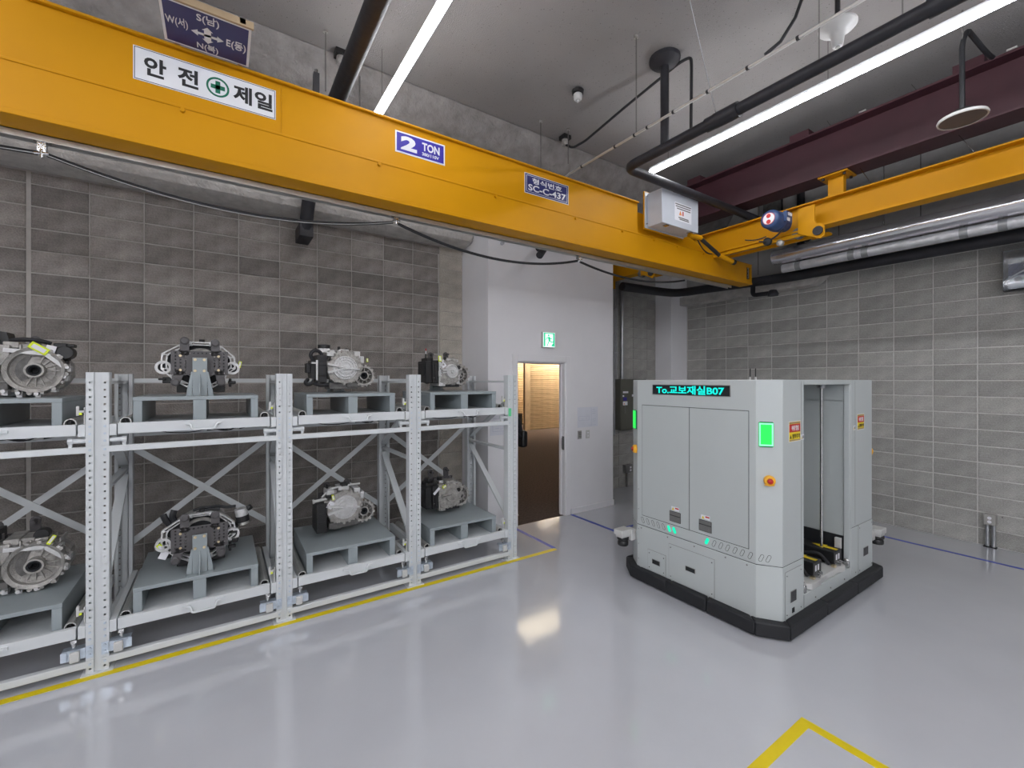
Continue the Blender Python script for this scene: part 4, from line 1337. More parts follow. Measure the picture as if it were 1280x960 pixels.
def gear_C(label, lv):
    r = gear_root('gearbox', label, *at_bay(2, lv))
    gear_cover(r, .148, 3 + lv, RING_C2, plate=PLATE_C, ribs=(((-.165, .034), (-.01, .006), .009, .008), ((-.16, -.045), (.0, -.004), .010, .007), ((.01, .0), (.13, -.012), .008, .005)))
    bell(r, .185, -.075, .098, -.02, 10, 2)
    cluster(r, 'oil_pan', [(-.14, .13, -.205, -.145, -.24, -.03), (.02, .16, -.19, -.14, -.2, -.02), (-.1, -.02, -.222, -.2, -.18, -.05)], 'cast_dark')
    cluster(r, 'top_casting', [(.09, .15, .10, .165, -.2, -.02), (-.05, .05, .15, .185, -.22, -.05), (.15, .19, .05, .12, -.16, -.03), (-.16, -.09, .11, .17, -.2, -.03)], 'cast_bright')
    if lv:
        cluster(r, 'control_unit', [(-.25, -.165, -.14, .12, -.24, .0), (-.30, -.24, -.10, .07, -.2, -.03), (-.335, -.30, -.05, .04, -.15, -.05), (-.24, -.17, .02, .05, 0, .008), (-.24, -.17, -.08, -.05, 0, .008)])
        cluster(r, 'unit_bracket', [(-.262, -.246, -.12, .07, .0, .014), (-.30, -.25, .035, .05, -.03, .01)], 'cast_bright', .002)
        hoses(r, [[(-.32, -.11, -.06), (-.35, -.14, -.03), (-.33, -.165, -.02), (-.29, -.15, -.02), (-.27, -.11, -.04)], [(-.27, .06, -.05), (-.31, .12, -.03), (-.27, .17, -.03), (-.21, .15, -.04), (-.20, .10, -.05)], [(-.29, -.14, -.03), (-.22, -.17, -.02), (-.15, -.16, -.02)]], .017)
        c = MB(VW)
        c.box(-.23, -.13, .145, .185, -.14, -.03)
        c.build('breather_body', 'cast_bright', r, True, bevel=.004)
        MB(VW).add([], []).tube([(-.175, .185, -.085), (-.175, .222, -.085)], .058, 18).build('breather_cap', 'black_plastic', r, True, bevel=.004)
        cluster(r, 'sensor', [(-.055, -.03, .175, .21, -.08, -.05), (-.26, -.24, .15, .19, -.1, -.07)])
        tags(r, .225, .08, -.05, 1.5, .04, .018)
    else:
        cluster(r, 'control_unit', [(-.255, -.165, -.215, .06, -.24, -.0), (-.235, -.175, -.05, -.03, 0, .008), (-.235, -.175, -.13, -.11, 0, .008), (-.235, -.18, .01, .04, 0, .006)])
        c = MB(VW)
        c.tube([(-.275, .085, -.03), (-.16, .095, -.03)], .014, 10).tube([(-.285, .085, -.03), (-.27, .086, -.03)], .022, 10)
        c.tube(bend([(-.20, .11, -.05), (-.12, .175, -.08), (.06, .19, -.08), (.16, .19, -.08)], .03, 3), .010, 8)
        c.build('oil_tube', 'cast_bright', r, True)
        cluster(r, 'sensor', [(-.02, .045, .18, .215, -.14, -.07), (-.17, -.10, .10, .13, -.06, -.01), (-.15, -.13, .17, .21, -.2, -.12)])
        tags(r, -.115, .115, .02, -1.35, .055, .022, (-.02, -.075), .2)
    shift(r, ZP + (-.015 if lv else .01))
    return r


def gear_A(label, lv):
    r = gear_root('gearbox', label, *at_bay(0, lv))
    gear_cover(r, .155, 11 + lv, RING_C2, 'cast_aluminium', plate=[(a * 1.1, b_ * 1.1) for a, b_ in PLATE_C], ribs=(((-.165, .05), (-.01, .006), .009, .008), ((.0, .0), (.10, .08), .008, .006), ((.02, -.01), (.10, -.10), .008, .005)))
    for c in list(r.children):
        c.location.x -= .16
    bell(r, .18, -.055, .160, .0, 9, 4, hub=.040, span=(-2.0, 1.2), low=True)
    MB(VW).prism([(.03, .005), (.10, .055), (.16, .055), (.135, .0), (.125, -.06), (.14, -.115), (.10, -.13), (.05, -.11)], -.052, -.0475).build('scoop_floor', 'cast_dark', r, True)
    m = MB(VW)
    m.prism([(-.05, .095), (.10, .12), (.20, .112), (.29, .07), (.345, .0), (.35, -.09), (.31, -.17), (.24, -.215), (.10, -.225), (.02, -.20), (-.04, -.15)], -.20, -.085)
    for k in range(7):
        x0_ = .0 + .05 * k
        m.box(x0_, x0_ + .008, .085, .125 - .004 * abs(k - 2), -.19, -.03)
    m.build('bell_casing', 'cast_aluminium', r, True, sharp=28)
    cluster(r, 'top_casting', [(.02, .10, .10, .145, -.25, -.03), (.09, .17, .09, .135, -.22, -.05), (.17, .24, .07, .125, -.2, -.04), (-.02, .06, -.02, .12, -.12, -.01)], 'cast_aluminium')
    m = MB(VW)
    bar(m, (.03, .085), (.23, .065), .014, -.06, -.0)
    bar(m, (.23, .065), (.33, -.03), .012, -.06, -.0)
    for x, z in ((.30, .05), (.345, -.03), (.33, -.10), (.27, -.18), (.19, -.22), (.10, -.215), (.03, -.20)):
        m.cyl((x, z, -.10), (x, z, .005), .013, 8)
        m.box(x - .014, x + .014, z - .03, z + .01, -.09, -.03)
    stuff(m.build('flange_bosses', 'cast_bright', r, True))
    cluster(r, 'oil_pan', [(-.16, .05, -.19, -.14, -.24, -.02)], 'cast_dark')
    if lv:
        cluster(r, 'control_unit', [(-.20, .0, .115, .215, -.26, -.04), (.0, .05, .115, .15, -.2, -.05), (-.12, -.03, .2, .225, -.2, -.08)])
        m = MB(VW)
        m.prism([(0, .125), (.05, .125), (.03, .21), (0, .215)], -.2, -.06)
        m.build('unit_bracket', 'black_plastic', r, True)
        hoses(r, [[(.05, .155, -.06), (.12, .163, -.03), (.21, .155, -.04), (.25, .14, -.06)]], .015)
        cluster(r, 'connector', [(.265, .335, .02, .145, -.16, -.04), (.33, .375, .118, .142, -.12, -.06), (.285, .34, -.03, .02, -.1, -.05)])
        MB(VW).tube([(.33, .075, -.11), (.33, .075, -.01)], .048, 16).build('connector_body', 'black_plastic', r, True, bevel=.005)
        tags(r, .205, .10, .005, -.62, .105, .05, (.055, -.01), .15)
    else:
        cluster(r, 'control_unit', [(-.20, -.02, .13, .20, -.26, -.06), (-.03, .0, .14, .19, -.1, -.04)])
        cluster(r, 'unit_bracket', [(-.14, .0, .0, .135, -.04, .02)], 'cast_bright', .004)
        MB(VW).tube([(.20, .14, -.13), (.20, .14, -.06)], .042, 16).build('breather_cap', 'black_plastic', r, True, bevel=.004)
        tags(r, .265, .11, .0, 1.05, .07, .024, (0, 0), .6)
    shift(r, ZP + (-.01 if lv else -.015))
    return r


def gear_D(label, lv):
    r = gear_root('gearbox', label, *at_bay(3, lv))
    gear_cover(r, .122, 21 + lv, RING_D, 'cast_bright' if lv else 'cast_aluminium', plate=PLATE_D, ribs=(((-.125, .012), (.0, .012), .006, .006), ((-.125, -.016), (-.01, -.006), .007, .006)), nboss=13)
    bell(r, .125, -.04, .115, -.05, 14, 5, 'cast_aluminium')
    cluster(r, 'side_casting', [(-.15, -.09, -.16, .13, -.2, .0), (-.16, -.12, -.06, .0, -.1, .012), (-.155, -.11, .05, .09, -.1, .012), (-.14, -.08, -.165, -.13, -.2, .014), (.06, .10, -.14, -.02, -.1, .005), (-.05, .04, .11, .14, -.2, -.02), (.04, .10, .09, .135, -.2, -.03)], 'cast_bright' if lv else 'cast_aluminium', .003)
    cluster(r, 'oil_pan', [(-.13, .11, -.175, -.145, -.22, -.02)], 'black_rubber')
    MB(VW).tube([(.082, .045, -.02), (.082, .045, .02)], .022, 16).build('plug', 'black_plastic', r, True)
    cluster(r, 'control_unit', [(-.225, -.155, -.13, .12, -.27, .0), (-.295, -.225, -.125, .11, -.25, -.02), (-.275, -.2, .10, .145, -.2, -.04), (-.2, -.165, -.1, .08, 0, .012), (-.305, -.295, -.05, .09, -.2, -.05)], bevel=.012)
    cluster(r, 'unit_mark', [(-.215, -.165, -.075, -.069, .0, .003)], 'handle_metal', .0)
    if lv:
        MB(VW).tube([(-.265, .10, -.1), (-.262, .19, -.1)], .009, 8).build('aerial', 'black_plastic', r, True)
        MB(VW).tube([(-.262, .19, -.1), (-.261, .225, -.1)], .006, 8).build('aerial_tip', 'sign_white', r, True)
        MB(VW).tube([(-.261, .225, -.1), (-.261, .25, -.1)], .006, 8).build('aerial_cap', 'sticker_red', r, True)
        cluster(r, 'sensor', [(-.07, -.045, .13, .165, -.06, -.03), (.025, .06, .135, .155, -.08, -.04)])
        tags(r, -.148, .135, .012, 1.5, .065, .035, (.045, -.06), .3)
    else:
        cluster(r, 'hose_block', [(-.24, -.19, .13, .18, -.2, -.1), (-.2, -.13, .11, .15, -.18, -.04), (-.28, -.265, .11, .16, -.1, -.05)])
        MB(VW).tube([(-.09, .15, -.12), (-.09, .185, -.12)], .03, 14).build('breather_cap', 'black_plastic', r, True)
        cluster(r, 'breather_body', [(-.11, -.06, .12, .15, -.15, -.08)], 'cast_bright', .003)
        tags(r, -.10, .105, .02, .4, .045, .03, (0, 0), .2)
        M2 = VW @ Matrix.Translation((-.185, .065, .016)) @ Matrix.Rotation(.75, 4, 'Z')
        MB(M2).box(-.045, .045, -.014, .014, 0, .0012).build('paper_label', 'paper', r, True)
    shift(r, ZP - .035)
    return r


def gear_B(label, lv):
    x, y, z = BAYC[1] - .004, YF + .045 + .19, TRAY[lv][0]
    r = gear_root('gearbox', label, x, y, z)
    P = [(-.07, .172), (.07, .172), (.143, .143), (.232, .06), (.238, .0), (.238, -.04), (.178, -.086), (.16, -.145), (.083, -.196), (-.083, -.193), (-.165, -.145), (-.2, -.105), (-.25, -.05), (-.252, .0), (-.246, .074), (-.137, .145)]
    def sc(k): return [(p[0] * k, p[1] * k) for p in P]
    f = MB(VW)
    f.ring(P, sc(.955), -.045, -.0)
    f.ring(sc(.885), sc(.845), -.06, -.012)
    for i, p in enumerate(P):
        q = P[(i + 1) % len(P)]
        for t in (0,):
            u = (p[0] + (q[0] - p[0]) * t, p[1] + (q[1] - p[1]) * t)
            bar(f, (u[0] * .82, u[1] * .82), (u[0] * .96, u[1] * .96), .004, -.06, -.006)
        f.cyl((p[0] * .95, p[1] * .95, -.04), (p[0] * .95, p[1] * .95, .006), .0105, 8)
    for s, cx in ((-1, -.235), (1, .215)):
        o = [(cx + .052 * math.cos(t), -.035 + .052 * math.sin(t)) for t in [(.5 if s < 0 else 2.65) * 0 + k * PI / 8 for k in range(16)]]
        i_ = [(cx + (p[0] - cx) * .66, -.035 + (p[1] + .035) * .66) for p in o]
        f.ring(o, i_, -.05, .004)
    f.build('ring_flange', 'cast_bright', r, True)
    _w = MB(VW).prism(sc(.88), -.12, -.065)
    for cx in (-.235, .215):
        disc(_w, cx, -.035, [(.0, -.03), (.036, -.03), (.036, -.06), (0, -.06)], 16)
    _w.build('torque_converter_well', 'black_rubber', r, True)
    b = MB(VW)
    b.prism(sc(.9), -.20, -.12).prism(sc(.75), -.36, -.20)
    disc(b, 0, .0, [(.10, -.066), (.10, -.05), (.125, -.05), (.125, -.066)], 28)
    b.build('housing', 'cast_aluminium', r, True)
    cluster(r, 'oil_pan', [(-.155, .165, -.232, -.165, -.25, -.03)])
    cluster(r, 'connector', [(-.27, -.22, -.135, -.118, -.08, -.04), (-.245, -.19, -.16, -.11, -.1, -.05), (.185, .24, -.165, -.14, -.08, -.04), (.19, .21, -.19, -.12, -.09, -.05)])
    MB(VW).tube([(.008, .17, -.05), (.008, .195, -.05)], .02, 12).build('breather_cap', 'black_plastic', r, True)
    if lv:
        tags(r, .268, -.005, -.06, 1.35, .06, .022, (0, 0), .5)
    else:
        hoses(r, [[(-.20, .10, -.05), (-.225, .15, -.04), (-.24, .19, -.05)], [(-.17, .12, -.06), (-.185, .17, -.05), (-.17, .21, -.06)]], .022)
        hoses(r, [[(-.05, .18, -.09), (.0, .2, -.08), (.06, .19, -.08), (.11, .195, -.09), (.17, .17, -.09), (.24, .175, -.08)], [(-.03, .165, -.06), (.05, .185, -.05), (.13, .175, -.05)]], .011)
        c = MB(VW)
        c.tube([(.275, .15, -.07), (.285, .09, -.07)], .046, 16)
        c.build('pump_body', 'cast_bright', r, True)
        MB(VW).tube([(.285, .09, -.07), (.293, .04, -.07)], .05, 16).tube([(.33, .16, -.07), (.345, .14, -.05)], .022, 10).build('pump_band', 'black_plastic', r, True)
        MB(VW).tube([(.293, .04, -.07), (.298, .015, -.07)], .04, 16).build('pump_end', 'aluminium', r, True)
        cluster(r, 'side_unit', [(.2, .255, -.12, .02, -.16, -.03), (.2, .25, -.03, -.01, -.03, .01), (.21, .26, -.09, -.07, -.03, .01)])
        tags(r, -.252, -.05, -.01, -1.1, .065, .032, (.02, -.065), .3)
    shift(r, ZP)
    return r


gear_A('bright aluminium gearbox with big bell housing and black connector on the upper tier', 1)
gear_A('dull aluminium gearbox with big bell housing and yellow tag on the lower tier', 0)
gear_B('ring flanged gearbox bolted to a black perforated plate on the upper tier', 1)
gear_B('gearbox with round pump on black perforated plate on the lower tier', 0)
gear_C('gearbox with round ribbed cover and black cap on top, upper tier', 1)
gear_C('gearbox with round ribbed cover, black side tank and silver tube, lower tier', 0)
gear_D('small gearbox with black side unit and red tipped aerial, upper tier', 1)
gear_D('small dark gearbox with black side unit, lower tier of the end bay', 0)
# ================================================================== DRIVERLESS VEHICLE
X0, X1, Y0, Y1 = 3.52, 5.59, 1.65, 3.13
av = tag(empty('driverless_vehicle', (4.55, 2.39, 0)), 'tall grey driverless transport vehicle with green lit display and black bumper', 'vehicle')
CX_, CY_ = .11, .15
foot_f = [(X0, Y0 + CY_), (X0 + CX_, Y0), (3.985, Y0), (3.985, Y1), (X0 + CX_, Y1), (X0, Y1 - CY_)]
foot_r = [(4.945, Y0), (X1 - CX_, Y0), (X1, Y0 + CY_), (X1, Y1 - CY_), (X1 - CX_, Y1), (4.945, Y1)]


def inset(p, d, c=(4.55, 2.39)):
    return [(x + (d if x < c[0] else -d) * (1 if abs(x - c[0]) > .9 else 0), y + (d if y < c[1] else -d) * (1 if abs(y - c[1]) > .6 else 0)) for x, y in p]


b = MB()
b.prism(foot_f, .545, 2.005).prism(foot_r, .60, 2.005)
b.box(3.985, 4.945, Y0, Y1, 1.962, 2.005)                      # lintel over the opening
b.box(3.985, 4.945, Y1 - .05, Y1, .25, 1.962)                  # closed far side
b.build('upper_body', 'vehicle_paint', av, bevel=.006)
b = MB()
b.prism(foot_f, .10, .541).prism(foot_r, .10, .596)
b.box(3.985, 4.945, Y0 + .002, Y1, .10, .235)
b.build('lower_body', 'vehicle_paint', av, bevel=.005)
g = MB().prism(inset(foot_f, .004), .53, .56).prism(inset(foot_r, .004), .585, .61)
g.build('body_seam', 'vehicle_shadow_gap', av)
# bumper in segments
bo_ = [(X0 - .07, Y0 + CY_ - .03), (X0 + CX_ - .03, Y0 - .07), (X1 - CX_ + .08, Y0 - .07), (X1 + .07, Y0 + CY_ - .03), (X1 + .07, Y1 - CY_ + .03), (X1 - CX_ + .03, Y1 + .07), (X0 + CX_ - .03, Y1 + .07), (X0 - .07, Y1 - CY_ + .03)]
cen = Vector((4.55, 2.39))
bi_ = [(x + (.08 if x < cen.x else -.08), y + (.08 if y < cen.y else -.08)) for x, y in bo_]
n8 = len(bo_)
for i in range(n8):
    j = (i + 1) % n8
    q = [bo_[i], bo_[j], bi_[j], bi_[i]]
    if (Vector(bo_[i]) - Vector(bo_[j])).length > 1.2:
        parts = 3
    else:
        parts = 1
    for k in range(parts):
        a0, a1 = k / parts, (k + 1) / parts
        def lp(p, q_, t): return (p[0] + (q_[0] - p[0]) * t, p[1] + (q_[1] - p[1]) * t)
        e = .0012 if parts > 1 else 0
        MB().prism([lp(bo_[i], bo_[j], a0 + e), lp(bo_[i], bo_[j], a1 - e), lp(bi_[i], bi_[j], a1 - e), lp(bi_[i], bi_[j], a0 + e)], .012, .125).build('bumper', 'black_rubber', av, bevel=.012)
wheels = MB()
for x in (3.9, 5.2):
    for y in (1.95, 2.85):
        wheels.cyl((x, y - .03, .07), (x, y + .03, .07), .07, 16)
        w1 = MB().cyl((x, y - .03, .07), (x, y + .03, .07), .07, 16).build('wheel', 'black_rubber', av)

XF = X0
# display
dp = MB().box(XF - .004, XF + .002, 2.005, 2.792, 1.862, 1.96).build('display_frame', 'handle_metal', av, bevel=.002)
MB().box(XF - .006, XF - .004, 2.012, 2.785, 1.868, 1.954).build('screen', 'screen_black', dp)
MB().text('To.교보재실B07', facing((XF - .0062, 2.742, 1.872), (-1, 0, 0)), .685, .078, .025).build('lettering', 'screen_text', dp)
# two doors
for ya, yb, hy, lab in ((2.917, 2.390, 2.533, 'l'), (2.384, 1.857, 2.229, 'r')):
    MB().box(XF - .0015, XF + .001, yb - .004, ya + .004, .646, 1.757).build('door_gap', 'vehicle_shadow_gap', av)
    d = MB().box(XF - .005, XF + .0, yb, ya, .651, 1.752).build('door', 'vehicle_door', av, bevel=.002)
    h = MB().box(XF - .010, XF - .005, hy - .060, hy + .060, .680, .778).build('handle_recess', 'vehicle_shadow_gap', d, bevel=.004)
    MB().box(XF - .013, XF - .010, hy - .056, hy + .056, .684, .735).box(XF - .0125, XF - .010, hy - .056, hy + .056, .742, .774).cyl((XF - .016, hy - .03, .712), (XF - .012, hy - .03, .712), .008, 10).build('latch', 'handle_metal', d, bevel=.001)
    s = MB().box(XF - .0058, XF - .0050, hy - .042, hy + .042, .786, .822).build('door_label', 'paper', d)
    MB().prism([(0, 0), (.028, 0), (.014, .024)], 0, .0006, facing((XF - .0059, hy + .036, .790), (-1, 0, 0))).build('warning_triangle', 'sticker_yellow', d)
    MB().box(XF - .0064, XF - .0058, hy - .038, hy - .0, .803, .815).build('label_text', 'sticker_red', d)


def capsule(hw, hh, n=6):
    o = []
    for k in range(n + 1):
        t = PI * k / n
        o.append((hw * math.cos(t), hh - hw + hw * math.sin(t)))
    for k in range(n + 1):
        t = PI + PI * k / n
        o.append((hw * math.cos(t), -(hh - hw) + hw * math.sin(t)))
    return o


def slot(M, lit, ang):
    R = M @ Matrix.Rotation(ang, 4, 'Z')
    o = MB(R).ring(capsule(.0132, .031), capsule(.0102, .028), 0, .0016).build('slot_rim', 'vehicle_shadow_gap', av)
    MB(R).prism(capsule(.0105 if not lit else .0135, .028 if not lit else .031), 0, .001 if not lit else .003).build('slot_lens', 'cyan_lamp' if lit else 'vehicle_paint', o)


for i, y in enumerate((2.911, 2.850, 2.786, 2.726, 2.666, 2.603, 2.545)):
    slot(facing((XF - .0005, y, .600), (-1, 0, 0)), i >= 5, .42)
for i, y in enumerate((2.217, 2.151, 2.091, 2.031, 1.968, 1.908, 1.843)):
    slot(facing((XF - .0005, y, .600), (-1, 0, 0)), i == 0, -.42)
CN = Vector((-CY_, -CX_, 0)).normalized()           # chamfer normal
CT = Vector((CX_, -CY_, 0)).normalized()            # along the chamfer, towards the right as seen


def chamf(t, z, off=.0005):
    p = Vector((X0, Y0 + CY_, z)) + CT * (t * math.hypot(CX_, CY_)) + CN * off
    return facing(p, CN)


for t in (.2, .47):
    slot(chamf(t, .600), False, -.42)
# green lamp and emergency stop on the chamfer
gl = MB(chamf(.38, 1.575)).box(-.052, .052, -.095, .095, 0, .004).box(-.045, .045, -.1, -.095, 0, .006).box(-.045, .045, .095, .1, 0, .006).build('lamp_frame', 'sign_green', av)
MB(chamf(.38, 1.575)).box(-.049, .049, -.09, .09, .004, .008).build('lamp_rim', 'green_lamp_rim', gl)
MB(chamf(.38, 1.575)).box(-.038, .038, -.078, .078, .008, .0088).build('lamp_lens', 'green_lamp', gl)


def estop(M):
    M = M @ Matrix.Scale(.74, 4)
    e = MB(M).lathe([(0, 0), (.056, 0), (.058, .02), (.050, .045), (.030, .048), (.030, .03), (0, .03)], n=24).box(-.045, .045, -.05, .0, 0, .03).build('estop_guard', 'estop_yellow', av)
    MB(M).lathe([(0, .03), (.018, .03), (.018, .045), (.028, .05), (.028, .06), (.018, .066), (0, .067)], n=20).build('estop_button', 'estop_red', e)
    return e


estop(chamf(.50, 1.215))
n2 = Vector((-CY_, CX_, 0)).normalized()
estop(facing(Vector((X0 + .02, Y1 - CY_ + .03, 1.30)) + n2 * .001, n2))
estop(facing(Vector((X1 - .04, Y0 + .06, 1.27)), Vector((CY_, -CX_, 0))))
M = facing(Vector((X0 + .03, Y1 - CY_ + .045, 1.60)) + n2 * .001, n2)
gl = MB(M).box(-.055, .055, -.095, .095, 0, .012).build('lamp_frame', 'sign_green', av)
MB(M).box(-.049, .049, -.09, .09, .012, .018).build('lamp_lens', 'green_lamp', gl)

# lower service panels on the front and the side
def panel(M, w, h, hx, hz, hw=.05, hh=.022, m='vehicle_paint'):
    MB(M).box(-.003, w + .003, -.003, h + .003, 0, .0012).build('panel_gap', 'handle_metal', av)
    p = MB(M).box(0, w, 0, h, .0012, .004).build('service_panel', m, av, bevel=.001)
    if hw:
        MB(M).box(hx - hw, hx + hw, hz - hh, hz + hh, .004, .0075).build('grip_frame', 'handle_metal', p, bevel=.002)
        MB(M).box(hx - hw + .006, hx + hw - .006, hz - hh + .005, hz + hh - .005, .0075, .0085).build('grip_slot', 'screen_black', p)
    s = MB(M)
    for x in (.02, w - .02):
        for z in (.03, h - .03):
            s.cyl((x, z, .004), (x, z, .0065), .006, 8)
    stuff(s.build('screws', 'steel', p))
    return p


panel(facing((XF, 2.848, .13), (-1, 0, 0)), .206, .20, .10, .10, .047, .024)
panel(facing((XF, 2.604, .13), (-1, 0, 0)), .455, .33, .228, .165, .050, .022)
panel(facing((3.665, Y0, .13), (0, -1, 0)), .275, .365, .125, .155, .05, .045)
MB(facing((3.665, Y0, .13), (0, -1, 0))).box(.105, .145, .022, .062, .004, .006).build('charge_socket', 'screen_black', av)
panel(facing((5.125, Y0, .13), (0, -1, 0)), .35, .47, .175, .185, .06, .042)
s = MB()
for y in (2.93, 2.62, 2.34, 2.05, 1.87):
    s.cyl((XF - .003, y, .515), (XF + .001, y, .515), .007, 8)
for z in (.2, .35, .5, .7, .9):
    s.cyl((XF - .002, 2.965, z), (XF + .001, 2.965, z), .005, 6)
for x in (3.7, 3.93, 4.2, 4.5, 4.8, 5.06, 5.3):
    s.cyl((x, Y0 - .003, .16), (x, Y0 + .003, .16), .007, 8)
stuff(s.build('body_screws', 'handle_metal', av))
MB().box(3.935, 3.938, Y0 - .001, Y0 + .001, .60, 1.99).box(5.045, 5.048, Y0 - .001, Y0 + .001, .62, 1.99).box(3.985, 3.987, Y0 - .001, Y0 + .001, .11, .235).build('panel_joint', 'handle_metal', av)

# warning stickers on the side
for x, z, w, h in ((3.722, 1.51, .20, .165), (5.095, 1.52, .175, .155)):
    M = facing((x, Y0 - .0005, z), (0, -1, 0))
    s = MB(M).box(0, w, 0, h, 0, .0012).build('warning_sticker', 'sign_white', av)
    MB(M).box(.006, w - .006, .005, h - .005, .0012, .0018).build('sticker_field', 'sticker_yellow', s)
    MB(M).box(.008, w - .008, h * .47, h * .86, .0018, .0024).build('red_band', 'sticker_red', s)
    MB(M @ Matrix.Translation((w * .2, h * .54, .0024))).text('위험', Matrix.Identity(4), w * .6, h * .25, .02).build('lettering', 'sign_white', s)
    MB(M @ Matrix.Translation((w * .28, h * .16, .0018))).text('협착주의', Matrix.Identity(4), w * .64, h * .22, .01).build('lettering', 'sign_black', s)
    MB(M @ Matrix.Translation((w * .08, h * .17, .0018))).prism([(0, 0), (w * .14, 0), (w * .07, h * .18)], 0, .0006).build('warning_triangle', 'sign_black', s)
    for za_, zb_ in ((.008, .018), (h - .02, h - .008)):
        MB(M).box(.008, w - .008, za_, zb_, .0018, .0022).build('dark_band', 'dark_wood', s)
for x, z in ((3.928, 1.515), (5.0, 1.525)):
    M = facing((x, Y0 - .0005, z), (0, -1, 0))
    s = MB(M).box(0, .055, 0, .045, 0, .001).build('small_label', 'sign_white', av)
    MB(M).prism([(.006, .006), (.022, .006), (.014, .03)], .001, .0014).build('label_triangle', 'sticker_yellow', s)
    MB(M).box(.028, .05, .01, .034, .001, .0014).build('label_text', 'handle_metal', s)

# opening: inner walls, jamb, rod, handling unit
MB().box(3.985, 3.995, Y0 + .03, Y1 - .06, .30, 1.955).build('inner_panel', 'vehicle_paint', av)
ip = MB().box(4.955, 4.965, Y0 + .001, Y1 - .06, .52, 1.82).build('inner_panel', 'vehicle_door', av)
MB().box(4.935, 4.945, Y0 + .05, Y1 - .06, .52, 1.80).build('inner_panel', 'vehicle_door', av)
MB().box(4.93, 4.94, Y0 + .05, Y1 - .06, 1.81, 1.95).build('inner_header', 'vehicle_paint', av)
MB().box(4.918, 4.945, Y0 + .001, Y0 + .048, .24, 1.962).build('jamb', 'vehicle_paint', av, bevel=.004)
MB().box(4.935, 4.9445, Y0 + .05, Y1 - .06, .24, .515).box(3.99, 4.94, Y1 - .075, Y1 - .055, .24, .9).build('inner_skirt', 'black_rubber', av)
MB().box(3.99, 4.94, Y0 + .25, Y1 - .08, .236, .25).build('inner_floor', 'black_rubber', av)
MB().cyl((4.77, 1.825, .30), (4.77, 1.825, 1.955), .013, 12).build('guide_rod', 'steel', av)
MB().cyl((4.77, 1.825, 1.925), (4.77, 1.825, 1.957), .035, 12).box(4.70, 4.84, 1.81, 1.84, 1.94, 1.957).build('rod_holder', 'galvanised', av)
MB().box(4.52, 4.60, 2.0, 2.08, .44, .52).box(4.60, 4.80, 2.03, 2.05, .44, .452).build('sensor_block', 'white_plastic', av, bevel=.006)
MB().box(4.88, 4.915, Y0 + .06, Y0 + .11, .40, .50).build('sensor_block', 'white_plastic', av, bevel=.004)
sh = [(4.04, Y0 + .16), (4.06, Y0 + .06), (4.13, Y0 - .005), (4.30, Y0 - .005), (4.33, Y0 + .01), (4.70, Y0 + .01), (4.73, Y0 - .005), (4.80, Y0 - .005), (4.87, Y0 + .05), (4.89, Y0 + .16)]
MB().prism(sh, .238, .29).build('handling_tray', 'white_plastic', av, bevel=.006)
for x0, x1 in ((4.27, 4.43), (4.70, 4.865)):
    fk = MB().box(x0, x1, Y0 + .045, Y1 - .1, .30, .415).build('fork_unit', 'black_plastic', av, bevel=.005)
    xm = (x0 + x1) / 2
    MB(axes((1, 0, 0), (0, 1, 0), (0, 0, 1), (xm + .012, Y0 + .055, .4155))).prism([(-.024, 0), (.024, 0), (.024, .10), (.058, .10), (0, .21), (-.058, .10), (-.024, .10)], 0, .0012).build('arrow_sticker', 'sticker_yellow', fk)
    MB().box(x0 + .035, x0 + .06, Y0 + .043, Y0 + .045, .335, .385).box(x0 + .085, x0 + .11, Y0 + .043, Y0 + .045, .335, .385).build('end_label', 'paper', fk)
    MB().box(x0 - .0015, x0, Y0 + .25, Y0 + .31, .34, .352).box(x0 - .0015, x0, Y0 + .34, Y0 + .37, .37, .385).build('side_label', 'paper', fk)
    MB().cyl((x0 + .04, Y0 + .01, .31), (x0 + .04, Y0 + .05, .31), .018, 10).cyl((x0 + .11, Y0 + .02, .31), (x0 + .11, Y0 + .05, .31), .014, 10).build('fork_roller', 'steel', fk)
    MB().box(x0 - .05, x0 - .015, Y0 + .02, Y0 + .055, .29, .312).build('stop_block', 'brass_bolt', fk, bevel=.004)
    MB().tube(bend([(x0 - .02, Y0 + .08, .30), (x0 - .07, Y0 + .14, .40), (x0 - .1, Y0 + .3, .36)], .05, 4), .014, 8).build('fork_hose', 'black_rubber', fk)
for x in (4.02, 4.905):
    MB().box(x - .018, x + .018, Y0 + .0, Y0 + .04, .238, .30).cyl((x, Y0 + .01, .30), (x, Y0 + .03, .32), .016, 10).build('catch', 'steel', av, bevel=.004)

# scanners on two corners
for (x, y, lab) in ((3.44, 3.10, 0), (5.66, 1.66, 1)):
    s = MB().box(x - .075, x + .075, y - .055, y + .055, .42, .475).box(x - .06, x + .06, y - .045, y + .045, .395, .42)
    if lab:
        s.box(x - .12, x - .05, y, y + .05, .36, .46)
    else:
        s.box(x + .05, x + .12, y - .07, y + .02, .36, .47)
    s = s.build('scanner_bracket', 'white_plastic', av, bevel=.005)
    MB(axes((1, 0, 0), (0, 1, 0), (0, 0, 1), (x, y, .31))).lathe([(0, 0), (.05, 0), (.055, .01), (.055, .035), (.045, .05), (.058, .06), (.058, .085), (0, .085)], n=24).build('scanner_head', 'black_plastic', s)
for y in (1.92, 1.965):
    an = MB().cyl((3.75, y, 2.005), (3.75, y, 2.03), .008, 8).build('aerial_base', 'white_plastic', av)
    MB().cyl((3.75, y, 2.03), (3.75, y, 2.10), .0045, 8).build('aerial', 'black_plastic', an)

